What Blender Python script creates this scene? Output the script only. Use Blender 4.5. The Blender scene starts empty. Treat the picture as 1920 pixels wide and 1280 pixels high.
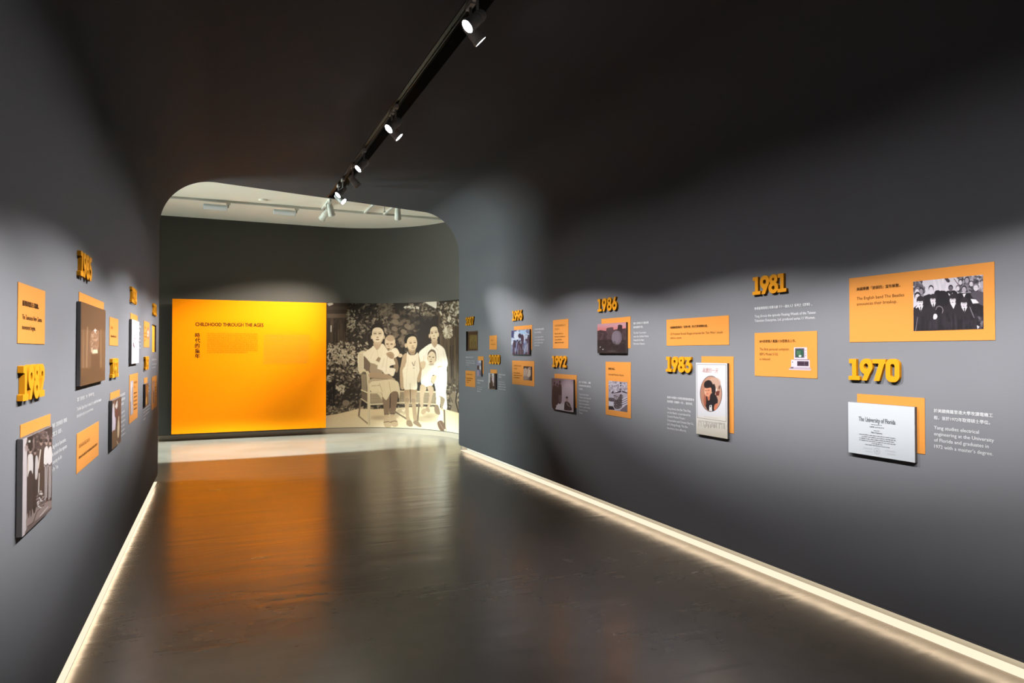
import bpy, bmesh, math, random
import numpy as np
from mathutils import Matrix, Vector

random.seed(7)
rng = np.random.default_rng(11)
SC = bpy.context.scene
COL = SC.collection
PI = math.pi

# ---------------------------------------------------------------- camera
cam_d = bpy.data.cameras.new('camera')
cam_d.sensor_width = 36.0
cam_d.lens = 24.0                      # 1280 px focal length on a 1920 px wide frame
cam_d.clip_start = 0.02
cam = bpy.data.objects.new('camera', cam_d)
COL.objects.link(cam)
cam.location = (0, 0, 1.5)
cam.rotation_euler = (math.radians(90.85), 0, math.radians(-23.33))
SC.camera = cam

# ---------------------------------------------------------------- world, exposure
w = bpy.data.worlds.new('world')
SC.world = w
w.use_nodes = True
w.node_tree.nodes['Background'].inputs[0].default_value = (0.5, 0.5, 0.5, 1)
w.node_tree.nodes['Background'].inputs[1].default_value = 0.01
SC.view_settings.view_transform = 'Standard'
SC.view_settings.look = 'None'
SC.view_settings.gamma = 1
SC.view_settings.exposure = 0.0
SC.view_settings.use_curve_mapping = False

# daylight falling in from the gallery that opens to the left of the far room
ad = bpy.data.lights.new('gallery_daylight', 'AREA')
ad.shape = 'RECTANGLE'
ad.size = 1.3
ad.size_y = 2.2
ad.spread = math.radians(60)
ad.energy = 190
ad.color = (0.84, 1.0, 0.96)
al = bpy.data.objects.new('gallery_daylight', ad)
COL.objects.link(al)
al.location = (-6.4, 10.9, 1.75)
al.rotation_euler = (0, math.radians(-90), math.radians(-13.8))

# lamp powers (each lamp's light is made in its own builder)
P_RIGHT = 1290.0
P_LEFT = 1680.0
P_FAR = 1000.0
P_WASH = 2050.0
GLOW_STRENGTH = 5.0


# ---------------------------------------------------------------- materials
def s2l(c):
    c = np.asarray(c, dtype=float) / 255.0
    return np.where(c <= 0.04045, c / 12.92, ((c + 0.055) / 1.055) ** 2.4)


def mat(name, color, rough=0.6, metal=0.0, spec=0.5, noise=0.0, nscale=8.0, bump=0.0, bscale=200.0):
    m = bpy.data.materials.new(name)
    m.use_nodes = True
    nt = m.node_tree
    b = nt.nodes['Principled BSDF']
    b.inputs['Base Color'].default_value = (*color, 1)
    b.inputs['Roughness'].default_value = rough
    b.inputs['Metallic'].default_value = metal
    b.inputs['Specular IOR Level'].default_value = spec
    tc = None
    if noise or bump:
        tc = nt.nodes.new('ShaderNodeTexCoord')
    if noise:
        n = nt.nodes.new('ShaderNodeTexNoise')
        n.inputs['Scale'].default_value = nscale
        n.inputs['Detail'].default_value = 4
        r = nt.nodes.new('ShaderNodeMixRGB')
        r.inputs[1].default_value = (*[c * (1 - noise) for c in color], 1)
        r.inputs[2].default_value = (*[min(1, c * (1 + noise)) for c in color], 1)
        nt.links.new(tc.outputs['Object'], n.inputs['Vector'])
        nt.links.new(n.outputs['Fac'], r.inputs[0])
        nt.links.new(r.outputs[0], b.inputs['Base Color'])
    if bump:
        n2 = nt.nodes.new('ShaderNodeTexNoise')
        n2.inputs['Scale'].default_value = bscale
        bp = nt.nodes.new('ShaderNodeBump')
        bp.inputs['Strength'].default_value = bump
        bp.inputs['Distance'].default_value = 0.002
        nt.links.new(tc.outputs['Object'], n2.inputs['Vector'])
        nt.links.new(n2.outputs['Fac'], bp.inputs['Height'])
        nt.links.new(bp.outputs['Normal'], b.inputs['Normal'])
    return m


def emit(name, color, strength):
    m = bpy.data.materials.new(name)
    m.use_nodes = True
    nt = m.node_tree
    nt.nodes.clear()
    e = nt.nodes.new('ShaderNodeEmission')
    e.inputs[0].default_value = (*color, 1)
    e.inputs[1].default_value = strength
    o = nt.nodes.new('ShaderNodeOutputMaterial')
    nt.links.new(e.outputs[0], o.inputs[0])
    return m


ORANGE_RGB = (0.228, 0.09, 0.0165)
M = {}
M['wall'] = mat('grey wall paint', (0.0655, 0.067, 0.0735), 0.7, spec=0.08, noise=0.03, nscale=3, bump=0.08, bscale=260)
M['ceil'] = mat('dark ceiling paint', (0.135, 0.125, 0.12), 0.65, noise=0.04, nscale=2)
M['farwall'] = mat('dark green grey wall paint', (0.085, 0.08, 0.07), 0.7, spec=0.08, noise=0.03, nscale=3)
M['cream'] = mat('cream ceiling paint', (0.82, 0.77, 0.65), 0.8, noise=0.02, nscale=2)
M['kick'] = mat('pale kick board', (0.36, 0.375, 0.37), 0.6, spec=0.1)
M['black'] = mat('black track slot', (0.012, 0.011, 0.011), 0.5)
M['rail'] = mat('black rail', (0.014, 0.012, 0.012), 0.35, spec=0.6)
M['orange'] = mat('orange vinyl', ORANGE_RGB, 0.6, spec=0.1)
M['year'] = mat('amber painted foam', (0.25, 0.1, 0.002), 0.55, spec=0.1, noise=0.03, nscale=40)
M['yellow'] = mat('yellow panel paint', (0.90, 0.245, 0.001), 0.5, spec=0.06)
M['white_vinyl'] = mat('white vinyl lettering', (0.225, 0.228, 0.235), 0.5)
M['brown_ink'] = mat('brown ink', (0.016, 0.007, 0.002), 0.7, spec=0.05)
M['ink'] = mat('black ink', (0.02, 0.012, 0.006), 0.7, spec=0.05)
M['faint_ink'] = mat('faint brown ink', (0.075, 0.03, 0.007), 0.7, spec=0.05)
M['thin_ink'] = mat('thin brown ink', (0.42, 0.20, 0.012), 0.6)
M['diploma_ink'] = mat('grey ink', (0.035, 0.038, 0.042), 0.6)
M['red_ink'] = mat('red brown ink', (0.14, 0.05, 0.04), 0.6)
M['board_edge'] = mat('dark board edge', (0.022, 0.019, 0.02), 0.6)
M['lamp_grey'] = mat('grey lamp casing', (0.38, 0.38, 0.36), 0.45, spec=0.4)
M['lamp_white'] = mat('white lamp casing', (0.62, 0.62, 0.56), 0.4)
M['lamp_dark'] = mat('dark lamp mouth', (0.03, 0.03, 0.03), 0.5)
M['wash_plate'] = mat('pale washer plate', (0.55, 0.60, 0.60), 0.45)
M['lens'] = emit('lit lamp lens', (0.93, 0.96, 1.0), 60.0)
M['lens_far'] = emit('lit far lamp lens', (1.0, 0.93, 0.8), 30.0)
M['led'] = emit('warm light strip', (1.0, 0.77, 0.52), GLOW_STRENGTH)
M['led_bar'] = emit('cream light bar', (1.0, 0.85, 0.63), 1.1)
M['niche'] = mat('dark niche lining', (0.03, 0.02, 0.02), 0.5)
M['niche_yellow'] = mat('yellow niche lining', (0.4, 0.18, 0.005), 0.5)


def vcol_mat():
    m = bpy.data.materials.new('printed picture')
    m.use_nodes = True
    nt = m.node_tree
    b = nt.nodes['Principled BSDF']
    a = nt.nodes.new('ShaderNodeVertexColor')
    a.layer_name = 'print'
    nt.links.new(a.outputs['Color'], b.inputs['Base Color'])
    b.inputs['Roughness'].default_value = 0.55
    b.inputs['Specular IOR Level'].default_value = 0.12
    return m


M['print'] = vcol_mat()


def floor_mat():
    m = bpy.data.materials.new('polished concrete')
    m.use_nodes = True
    nt = m.node_tree
    L = nt.links.new
    b = nt.nodes['Principled BSDF']
    tc = nt.nodes.new('ShaderNodeTexCoord')
    n1 = nt.nodes.new('ShaderNodeTexNoise')
    n1.inputs['Scale'].default_value = 1.1
    n1.inputs['Detail'].default_value = 6
    n1.inputs['Roughness'].default_value = 0.62
    L(tc.outputs['Object'], n1.inputs['Vector'])
    r = nt.nodes.new('ShaderNodeValToRGB')
    r.color_ramp.elements[0].position = 0.3
    r.color_ramp.elements[0].color = (0.118, 0.090, 0.063, 1)
    r.color_ramp.elements[1].position = 0.72
    r.color_ramp.elements[1].color = (0.165, 0.135, 0.104, 1)
    L(n1.outputs['Fac'], r.inputs['Fac'])
    L(r.outputs['Color'], b.inputs['Base Color'])
    # trowel waves: long low ridges across the corridor
    mp = nt.nodes.new('ShaderNodeMapping')
    mp.inputs['Rotation'].default_value = (0, 0, math.radians(12))
    mp.inputs['Scale'].default_value = (0.55, 3.2, 1)
    L(tc.outputs['Object'], mp.inputs['Vector'])
    n2 = nt.nodes.new('ShaderNodeTexNoise')
    n2.inputs['Scale'].default_value = 1.5
    n2.inputs['Detail'].default_value = 2.5
    n2.inputs['Roughness'].default_value = 0.55
    n2.inputs['Distortion'].default_value = 0.6
    L(mp.outputs['Vector'], n2.inputs['Vector'])
    bp = nt.nodes.new('ShaderNodeBump')
    bp.inputs['Strength'].default_value = 0.18
    bp.inputs['Distance'].default_value = 0.02
    L(n2.outputs['Fac'], bp.inputs['Height'])
    L(bp.outputs['Normal'], b.inputs['Normal'])
    n3 = nt.nodes.new('ShaderNodeTexNoise')
    n3.inputs['Scale'].default_value = 2.5
    n3.inputs['Detail'].default_value = 5
    L(mp.outputs['Vector'], n3.inputs['Vector'])
    mr = nt.nodes.new('ShaderNodeMapRange')
    mr.inputs[3].default_value = 0.17
    mr.inputs[4].default_value = 0.31
    L(n3.outputs['Fac'], mr.inputs[0])
    L(mr.outputs[0], b.inputs['Roughness'])
    b.inputs['IOR'].default_value = 2.05
    b.inputs['Specular IOR Level'].default_value = 0.6
    return m


M['floor'] = floor_mat()


# ---------------------------------------------------------------- mesh helpers
def link(o, parent=None):
    COL.objects.link(o)
    if parent is not None:
        o.parent = parent
    return o


def mesh_obj(name, verts, faces, m, parent=None, smooth=False):
    me = bpy.data.meshes.new(name)
    me.from_pydata([tuple(v) for v in verts], [], [tuple(f) for f in faces])
    me.materials.append(M[m] if isinstance(m, str) else m)
    if smooth:
        me.polygons.foreach_set('use_smooth', [True] * len(me.polygons))
    me.update()
    o = bpy.data.objects.new(name, me)
    return link(o, parent)


def bm_obj(name, bm, m, parent=None, smooth=False):
    bmesh.ops.recalc_face_normals(bm, faces=bm.faces[:])
    me = bpy.data.meshes.new(name)
    bm.to_mesh(me)
    bm.free()
    me.materials.append(M[m] if isinstance(m, str) else m)
    if smooth:
        me.polygons.foreach_set('use_smooth', [True] * len(me.polygons))
    o = bpy.data.objects.new(name, me)
    return link(o, parent)


def box_bm(x0, x1, y0, y1, z0, z1, bevel=0.0):
    bm = bmesh.new()
    bmesh.ops.create_cube(bm, size=1.0)
    for v in bm.verts:
        v.co = ((x0 + x1) / 2 + v.co.x * (x1 - x0), (y0 + y1) / 2 + v.co.y * (y1 - y0), (z0 + z1) / 2 + v.co.z * (z1 - z0))
    if bevel:
        bmesh.ops.bevel(bm, geom=bm.edges[:], offset=bevel, segments=1, affect='EDGES', profile=0.5)
    return bm


def lathe_bm(profile, n=24, mtx=None):
    """profile of (radius, z) turned about local Z"""
    bm = bmesh.new()
    rings = []
    for r, z in profile:
        if r < 1e-6:
            rings.append([bm.verts.new((0, 0, z))])
        else:
            rings.append([bm.verts.new((r * math.cos(2 * PI * k / n), r * math.sin(2 * PI * k / n), z)) for k in range(n)])
    for a, b in zip(rings, rings[1:]):
        for k in range(n):
            k2 = (k + 1) % n
            if len(a) == 1 and len(b) == 1:
                continue
            if len(a) == 1:
                bm.faces.new((a[0], b[k], b[k2]))
            elif len(b) == 1:
                bm.faces.new((a[k], a[k2], b[0]))
            else:
                bm.faces.new((a[k], a[k2], b[k2], b[k]))
    if mtx is not None:
        bmesh.ops.transform(bm, matrix=mtx, verts=bm.verts)
    return bm


def tube_bm(p0, p1, r, n=10):
    p0, p1 = Vector(p0), Vector(p1)
    d = p1 - p0
    q = d.to_track_quat('Z', 'Y').to_matrix().to_4x4()
    return lathe_bm([(0, 0), (r, 0), (r, d.length), (0, d.length)], n, Matrix.Translation(p0) @ q)


def tag(o, label=None, cat=None, group=None, kind=None):
    if label:
        o['label'] = label
    if cat:
        o['category'] = cat
    if group:
        o['group'] = group
    if kind:
        o['kind'] = kind
    return o


def empty(name, mtx, label, cat, group=None):
    o = bpy.data.objects.new(name, None)
    o.empty_display_size = 0.05
    COL.objects.link(o)
    o.matrix_world = mtx
    return tag(o, label, cat, group)


XR, XL, YF = 3.40, -0.63, 12.9          # wall planes: right, left, far


def on_right(Y, Z, d=0.0):
    """local x runs along the wall in reading direction, y up, z out of the wall"""
    return Matrix(((0, 0, -1, XR - d), (-1, 0, 0, Y), (0, 1, 0, Z), (0, 0, 0, 1)))


def on_left(Y, Z, d=0.0):
    return Matrix(((0, 0, 1, XL + d), (1, 0, 0, Y), (0, 1, 0, Z), (0, 0, 0, 1)))


def on_far(X, Z, Y):
    return Matrix(((1, 0, 0, X), (0, 0, -1, Y), (0, 1, 0, Z), (0, 0, 0, 1)))


# ---------------------------------------------------------------- the corridor shell
CZ, RAD, TH, LIP = 3.57, 0.60, 0.12, 0.09
YB = -4.0


def y_end(x):
    return 9.09 + 0.25 * x


def shell(name, side, hole):
    """one corridor wall: flat part, rounded shoulder, thickness, end face; hole = (y0,y1,z0,z1)"""
    X = XR if side > 0 else XL
    nseg = 28
    inner = [(X, LIP), (X, CZ - RAD)]
    outer = [(X + side * TH, LIP), (X + side * TH, CZ - RAD)]
    cx, cz = X - side * RAD, CZ - RAD
    for k in range(1, nseg + 1):
        a = PI / 2 * k / nseg
        inner.append((cx + side * RAD * math.cos(a), cz + RAD * math.sin(a)))
        outer.append((cx + side * (RAD + TH) * math.cos(a), cz + (RAD + TH) * math.sin(a)))
    V, F = [], []

    def v(x, y, z):
        V.append((x, y, z))
        return len(V) - 1
    # flat inner part with the niche hole
    ys = [YB, hole[0], hole[1], y_end(X)]
    zs = [LIP, hole[2], hole[3], CZ - RAD]
    g = [[v(X, y, z) for y in ys] for z in zs]
    for i in range(3):
        for j in range(3):
            if i == 1 and j == 1:
                continue
            F.append((g[i][j], g[i][j + 1], g[i + 1][j + 1], g[i + 1][j]))
    prev = None
    arc_start = len(F)
    for x, z in inner[1:]:
        cur = (v(x, YB, z), v(x, y_end(x), z))
        if prev:
            F.append((prev[0], prev[1], cur[1], cur[0]))
        prev = cur
    arc_end = len(F)
    prev = None
    for x, z in outer:
        cur = (v(x, YB, z), v(x, y_end(x), z))
        if prev:
            F.append((prev[0], cur[0], cur[1], prev[1]))
        prev = cur
    for (a, b), (c, d) in zip(zip(inner, outer), zip(inner[1:], outer[1:])):
        F.append(tuple(v(p[0], y_end(p[0]), p[1]) for p in (a, b, d, c)))
    F.append((v(X, YB, LIP), v(X, y_end(X), LIP), v(X + side * TH, y_end(X + side * TH), LIP), v(X + side * TH, YB, LIP)))
    o = mesh_obj(name, V, F, 'wall')
    for i in range(arc_start, arc_end):
        o.data.polygons[i].use_smooth = True
    tag(o, kind='structure')
    return o


HOLE_R = (9.11, 9.61, 1.51, 1.80)
HOLE_L = (8.06, 8.56, 1.495, 1.79)
wall_right = shell('wall_right', 1, HOLE_R)
wall_left = shell('wall_left', -1, HOLE_L)
tag(wall_right, 'grey corridor wall carrying the white lettering and the 1970 year sign')
tag(wall_left, 'grey corridor wall on the left with the 1982 year sign')

# ceiling with the slot for the lighting track
SX0, SX1, SD = 1.335, 1.487, 0.13
cx0, cx1 = XL + RAD, XR - RAD


def strip(xa, xb, z):
    return [(xa, YB, z), (xb, YB, z), (xb, y_end(xb), z), (xa, y_end(xa), z)]


V, F = [], []
for xa, xb in ((cx0, SX0), (SX1, cx1)):
    n = len(V)
    V += strip(xa, xb, CZ)
    F.append((n, n + 3, n + 2, n + 1))
n = len(V)
V += strip(cx0, cx1, CZ + TH + 0.02)
F.append((n, n + 1, n + 2, n + 3))
for xa, xb in ((cx0, SX0), (SX1, cx1)):
    n = len(V)
    V += [(xa, y_end(xa), CZ), (xb, y_end(xb), CZ), (xb, y_end(xb), CZ + TH), (xa, y_end(xa), CZ + TH)]
    F.append((n, n + 1, n + 2, n + 3))
ceiling = tag(mesh_obj('ceiling', V, F, 'wall'), 'dark flat corridor ceiling cut by a black lighting slot', kind='structure')
V = []
for x, z in ((SX0, CZ), (SX0, CZ + SD), (SX1, CZ + SD), (SX1, CZ)):
    V += [(x, YB, z), (x, y_end(x) - 0.05, z)]
mesh_obj('track_slot', V, [(0, 1, 3, 2), (2, 3, 5, 4), (4, 5, 7, 6), (1, 7, 5, 3)], 'black', ceiling)
mesh_obj('slot_end', [(SX0, y_end(SX0) - 0.05, CZ), (SX1, y_end(SX1) - 0.05, CZ), (SX1, y_end(SX1), CZ), (SX0, y_end(SX0), CZ)],
         [(0, 3, 2, 1)], 'wall', ceiling)

# unseen end wall, added to stop light leaking in from behind
tag(mesh_obj('wall_back', [(XL - 0.2, YB, 0), (XR + 0.2, YB, 0), (XR + 0.2, YB, 4), (XL - 0.2, YB, 4)], [(0, 1, 2, 3)], 'wall'), kind='structure')

# floor
tag(mesh_obj('floor', [(-8, -5, 0), (6, -5, 0), (6, 14, 0), (-8, 14, 0)], [(0, 1, 2, 3)], 'floor'),
    'dark polished concrete floor with a glossy sheen', kind='structure')

# recessed kick boards and warm light strips under both corridor walls
for side, X, nm in ((1, XR, 'right'), (-1, XL, 'left')):
    kx = X + side * 0.105
    ye = y_end(X)
    o = bm_obj('baseboard_' + nm, box_bm(min(kx, kx + side * 0.012), max(kx, kx + side * 0.012), YB, ye - 0.06, 0, LIP + 0.01), 'kick')
    tag(o, kind='structure')
    o = bm_obj('recess_end', box_bm(min(X + side * 0.03, kx), max(X + side * 0.03, kx), ye - 0.075, ye - 0.06, 0, LIP), 'kick', o)
    # light strip: edge profile, glowing bar and a hidden sheet added for floor glow
    e = empty('light_strip', Matrix.Translation((X, 0, LIP)), 'warm white light strip glowing under the %s' %
              ('long wall with the 1970 and 1981 signs' if side > 0 else 'wall with the 1982 and 1985 signs'), 'light strip')
    bm_obj('profile', box_bm(min(side * 0.0005, side * 0.006), max(side * 0.0005, side * 0.006), YB + 0.01, ye - 0.02, -0.016, -0.0012), 'wall', e)
    # flat glowing bar lying on the floor of the recess
    bm_obj('glow_bar', box_bm(min(side * 0.001, side * 0.097), max(side * 0.001, side * 0.097), YB + 0.01, ye - 0.085, -LIP + 0.0005, -LIP + 0.005, 0.0008), 'led_bar', e)
    a, b = side * 0.0066, side * 0.096  # unseen glowing sheet over the recess, added to brighten the floor in front
    mesh_obj('diffuser', [(a, YB + 0.01, -0.003), (a, ye - 0.08, -0.003), (b, ye - 0.08, -0.003), (b, YB + 0.01, -0.003)],
             [(0, 1, 2, 3) if side < 0 else (3, 2, 1, 0)], 'led', e)

# ---------------------------------------------------------------- the room beyond
AC, AR = (1.75, 10.8), 2.1              # centre and radius of the rounded corner
path = [(-7.0, YF), (-3.0, YF), (0.0, YF), (AC[0], YF)]
for k in range(1, 41):
    a = PI / 2 * (1 - k / 40)
    path.append((AC[0] + AR * math.cos(a), AC[1] + AR * math.sin(a)))
path += [(AC[0] + AR, 8.0), (AC[0] + AR, 5.0)]
ZF = 3.8


def curtain(name, pts, z0, z1, m, parent=None, off=0.0):
    V, F = [], []
    for i, p in enumerate(pts):
        a = pts[max(0, i - 1)]
        b = pts[min(len(pts) - 1, i + 1)]
        d = Vector((b[0] - a[0], b[1] - a[1])).normalized()
        nx, ny = d.y, -d.x                  # towards the room
        V += [(p[0] + nx * off, p[1] + ny * off, z0), (p[0] + nx * off, p[1] + ny * off, z1)]
        if i:
            k = 2 * i
            F.append((k - 2, k, k + 1, k - 1))
    return mesh_obj(name, V, F, m, parent, smooth=True)


tag(curtain('wall_far', path, 0, ZF, 'farwall'), 'dark grey wall curving round behind the yellow panel', kind='structure')
M['skirt'] = mat('beige skirting', (0.24, 0.19, 0.13), 0.6)
tag(curtain('baseboard_far', path, 0, 0.085, 'skirt', None, 0.012), kind='structure')
tag(mesh_obj('ceiling_far', [(-7, 5, ZF), (AC[0] + AR + 0.3, 5, ZF), (AC[0] + AR + 0.3, 13.2, ZF), (-7, 13.2, ZF)], [(0, 3, 2, 1)], 'cream'),
    'cream ceiling of the room beyond the corridor', kind='structure')
tag(mesh_obj('wall_side', [(-7, 5, 0), (-7, 13, 0), (-7, 13, ZF), (-7, 5, ZF)], [(0, 1, 2, 3)], 'farwall'), kind='structure')
tag(mesh_obj('wall_near', [(-7, 6, 0), (XL - TH, 6, 0), (XL - TH, 6, ZF), (-7, 6, ZF)], [(0, 3, 2, 1)], 'farwall'), kind='structure')  # out of view, added only to block light beside the corridor


# ---------------------------------------------------------------- flat print: little rasteriser
class Cv:
    """a small canvas in free 'tracing' units; becomes point colours of a print"""

    def __init__(s, x0, y0, x1, y1, res, bg):
        s.x0, s.y0, s.res = x0, y0, res
        s.w, s.h = int((x1 - x0) * res) + 1, int((y1 - y0) * res) + 1
        s.a = np.empty((s.h, s.w, 3))
        s.a[:] = s2l(bg)

    def _blend(s, j0, i0, m, col, alpha):
        h, w_ = m.shape
        sub = s.a[j0:j0 + h, i0:i0 + w_]
        c = s2l(col)
        sub += (c - sub) * (m * alpha)[..., None]

    def _bbox(s, xs, ys, pad):
        i0 = max(0, int((min(xs) - s.x0) * s.res) - pad)
        i1 = min(s.w, int((max(xs) - s.x0) * s.res) + pad + 2)
        j0 = max(0, int((min(ys) - s.y0) * s.res) - pad)
        j1 = min(s.h, int((max(ys) - s.y0) * s.res) + pad + 2)
        return i0, i1, j0, j1

    def poly(s, pts, col, alpha=1.0, soft=0, smooth=True):
        p = np.array(pts, float)
        if smooth and len(p) > 4:
            q = []
            n = len(p)
            for i in range(n):
                a, b, c, d = p[i - 1], p[i], p[(i + 1) % n], p[(i + 2) % n]
                for t in (0.0, 0.33, 0.66):
                    q.append(0.5 * ((2 * b) + (c - a) * t + (2 * a - 5 * b + 4 * c - d) * t * t + (3 * b - a - 3 * c + d) * t ** 3))
            p = np.array(q)
        pad = soft * 2 + 1
        i0, i1, j0, j1 = s._bbox(p[:, 0], p[:, 1], pad)
        if i1 <= i0 or j1 <= j0:
            return
        m = np.zeros((j1 - j0, i1 - i0))
        for oy in (0.25, 0.75):
            for ox in (0.25, 0.75):
                X = s.x0 + (np.arange(i0, i1) + ox) / s.res
                Y = s.y0 + (np.arange(j0, j1) + oy) / s.res
                X, Y = np.meshgrid(X, Y)
                ins = np.zeros(X.shape, bool)
                xa, ya = p[-1]
                for xb, yb in p:
                    if ya != yb:
                        c = (ya > Y) != (yb > Y)
                        ins ^= c & (X < (xb - xa) * (Y - ya) / (yb - ya) + xa)
                    xa, ya = xb, yb
                m += ins * 0.25
        for _ in range(soft):
            m = np.pad(m, 1, mode='edge')
            m = (m[:-2, 1:-1] + m[2:, 1:-1] + m[1:-1, :-2] + m[1:-1, 2:] + 2 * m[1:-1, 1:-1]) / 6
        s._blend(j0, i0, m, col, alpha)

    def ell(s, cx, cy, rx, ry, col, rot=0.0, alpha=1.0, soft=1.0):
        R = max(rx, ry)
        i0, i1, j0, j1 = s._bbox((cx - R, cx + R), (cy - R, cy + R), 2)
        if i1 <= i0 or j1 <= j0:
            return
        X = s.x0 + (np.arange(i0, i1) + 0.5) / s.res - cx
        Y = s.y0 + (np.arange(j0, j1) + 0.5) / s.res - cy
        X, Y = np.meshgrid(X, Y)
        c, t = math.cos(rot), math.sin(rot)
        u, v = X * c + Y * t, -X * t + Y * c
        d = (1 - np.sqrt((u / rx) ** 2 + (v / ry) ** 2)) * min(rx, ry) * s.res / soft
        s._blend(j0, i0, np.clip(d + 0.5, 0, 1), col, alpha)

    def line(s, pts, wd, col, alpha=1.0):
        for (xa, ya), (xb, yb) in zip(pts, pts[1:]):
            i0, i1, j0, j1 = s._bbox((xa, xb), (ya, yb), int(wd * s.res) + 2)
            if i1 <= i0 or j1 <= j0:
                continue
            X = s.x0 + (np.arange(i0, i1) + 0.5) / s.res - xa
            Y = s.y0 + (np.arange(j0, j1) + 0.5) / s.res - ya
            X, Y = np.meshgrid(X, Y)
            dx, dy = xb - xa, yb - ya
            t = np.clip((X * dx + Y * dy) / max(1e-9, dx * dx + dy * dy), 0, 1)
            d = np.hypot(X - t * dx, Y - t * dy)
            s._blend(j0, i0, np.clip((wd / 2 - d) * s.res + 0.5, 0, 1), col, alpha)

    def rect(s, x0, y0, x1, y1, col, alpha=1.0, soft=0):
        s.poly([(x0, y0), (x1, y0), (x1, y1), (x0, y1)], col, alpha, soft, False)

    def leaves(s, x0, y0, x1, y1, n, size, cols, alpha=0.9, asp=0.45):
        for _ in range(n):
            r = size * (0.5 + rng.random())
            s.ell(x0 + (x1 - x0) * rng.random(), y0 + (y1 - y0) * rng.random(), r, r * asp,
                  cols[int(rng.random() * len(cols))], rng.random() * PI, alpha)

    def streaks(s, x0, y0, x1, y1, n, wd, cols, alpha=0.5, ln=0.5):
        for _ in range(n):
            x = x0 + (x1 - x0) * rng.random()
            ya = y0 + (y1 - y0) * rng.random() * (1 - ln * 0.5)
            yb = min(y1, ya + (y1 - y0) * ln * (0.4 + rng.random()))
            s.line([(x, ya), (x + wd * (rng.random() - 0.5), yb)], wd * (0.5 + rng.random()), cols[int(rng.random() * len(cols))], alpha)

    def vgrad(s, y0, y1, c0, c1, alpha=1.0, x0=None, x1=None):
        j0, j1 = max(0, int((y0 - s.y0) * s.res)), min(s.h, int((y1 - s.y0) * s.res) + 1)
        i0 = 0 if x0 is None else max(0, int((x0 - s.x0) * s.res))
        i1 = s.w if x1 is None else min(s.w, int((x1 - s.x0) * s.res) + 1)
        t = np.linspace(0, 1, j1 - j0)[:, None, None]
        c = s2l(c0) * (1 - t) + s2l(c1) * t
        sub = s.a[j0:j1, i0:i1]
        sub += (c - sub) * alpha

    def grain(s, k):
        n = rng.normal(0, k, (s.h, s.w, 1))
        s.a *= np.clip(1 + n, 0.3, 2)

    def sample(s, x, y):
        fx = np.clip((x - s.x0) * s.res - 0.5, 0, s.w - 1.001)
        fy = np.clip((y - s.y0) * s.res - 0.5, 0, s.h - 1.001)
        i, j = fx.astype(int), fy.astype(int)
        u, v = (fx - i)[..., None], (fy - j)[..., None]
        a = s.a
        return (a[j, i] * (1 - u) + a[j, i + 1] * u) * (1 - v) + (a[j + 1, i] * (1 - u) + a[j + 1, i + 1] * u) * v


PRINT_TONE = 0.31


def print_mesh(name, pos, col, parent, gain=0.8):
    """pos, col: arrays (ny, nx, 3)"""
    ny, nx = pos.shape[:2]
    me = bpy.data.meshes.new(name)
    idx = np.arange(ny * nx).reshape(ny, nx)
    q = np.stack([idx[1:, :-1], idx[1:, 1:], idx[:-1, 1:], idx[:-1, :-1]], -1).reshape(-1, 4)
    me.vertices.add(ny * nx)
    me.vertices.foreach_set('co', pos.reshape(-1).astype(np.float32))
    me.loops.add(q.size)
    me.loops.foreach_set('vertex_index', q.reshape(-1).astype(np.int32))
    me.polygons.add(len(q))
    me.polygons.foreach_set('loop_start', np.arange(0, q.size, 4, dtype=np.int32))
    me.update(calc_edges=True)
    at = me.color_attributes.new('print', 'FLOAT_COLOR', 'POINT')
    c4 = np.ones((ny * nx, 4), np.float32)
    c4[:, :3] = np.clip(col.reshape(-1, 3) * gain * PRINT_TONE, 0, 1)
    at.data.foreach_set('color', c4.reshape(-1))
    me.materials.append(M['print'])
    o = bpy.data.objects.new(name, me)
    return link(o, parent)


def flat_print(name, cv, quad, wd, ht, x, y, d, parent, nx, ny, gain=0.8):
    """quad: traced corners TL TR BR BL of the picture on the canvas; wd x ht metres at (x, y), d off the wall"""
    u = np.linspace(0, 1, nx)[None, :, None]
    v = np.linspace(0, 1, ny)[:, None, None]
    tl, tr, br, bl = [np.array(p, float) for p in quad]
    t = (tl * (1 - u) + tr * u) * (1 - v) + (bl * (1 - u) + br * u) * v
    col = cv.sample(t[..., 0], t[..., 1])
    pos = np.empty((ny, nx, 3))
    pos[..., 0] = x + wd * u[..., 0]
    pos[..., 1] = y + ht * (1 - v[..., 0])
    pos[..., 2] = d
    return print_mesh(name, pos, col, parent, gain)


# ---------------------------------------------------------------- lettering
_text_jobs = []


def text_block(name, lines, m, parent, d, label=None):
    """lines: (text, size, x, baseline y, width or None, 'L'|'C', weight)"""
    _text_jobs.append((name, lines, m, parent, d, label))


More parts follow.
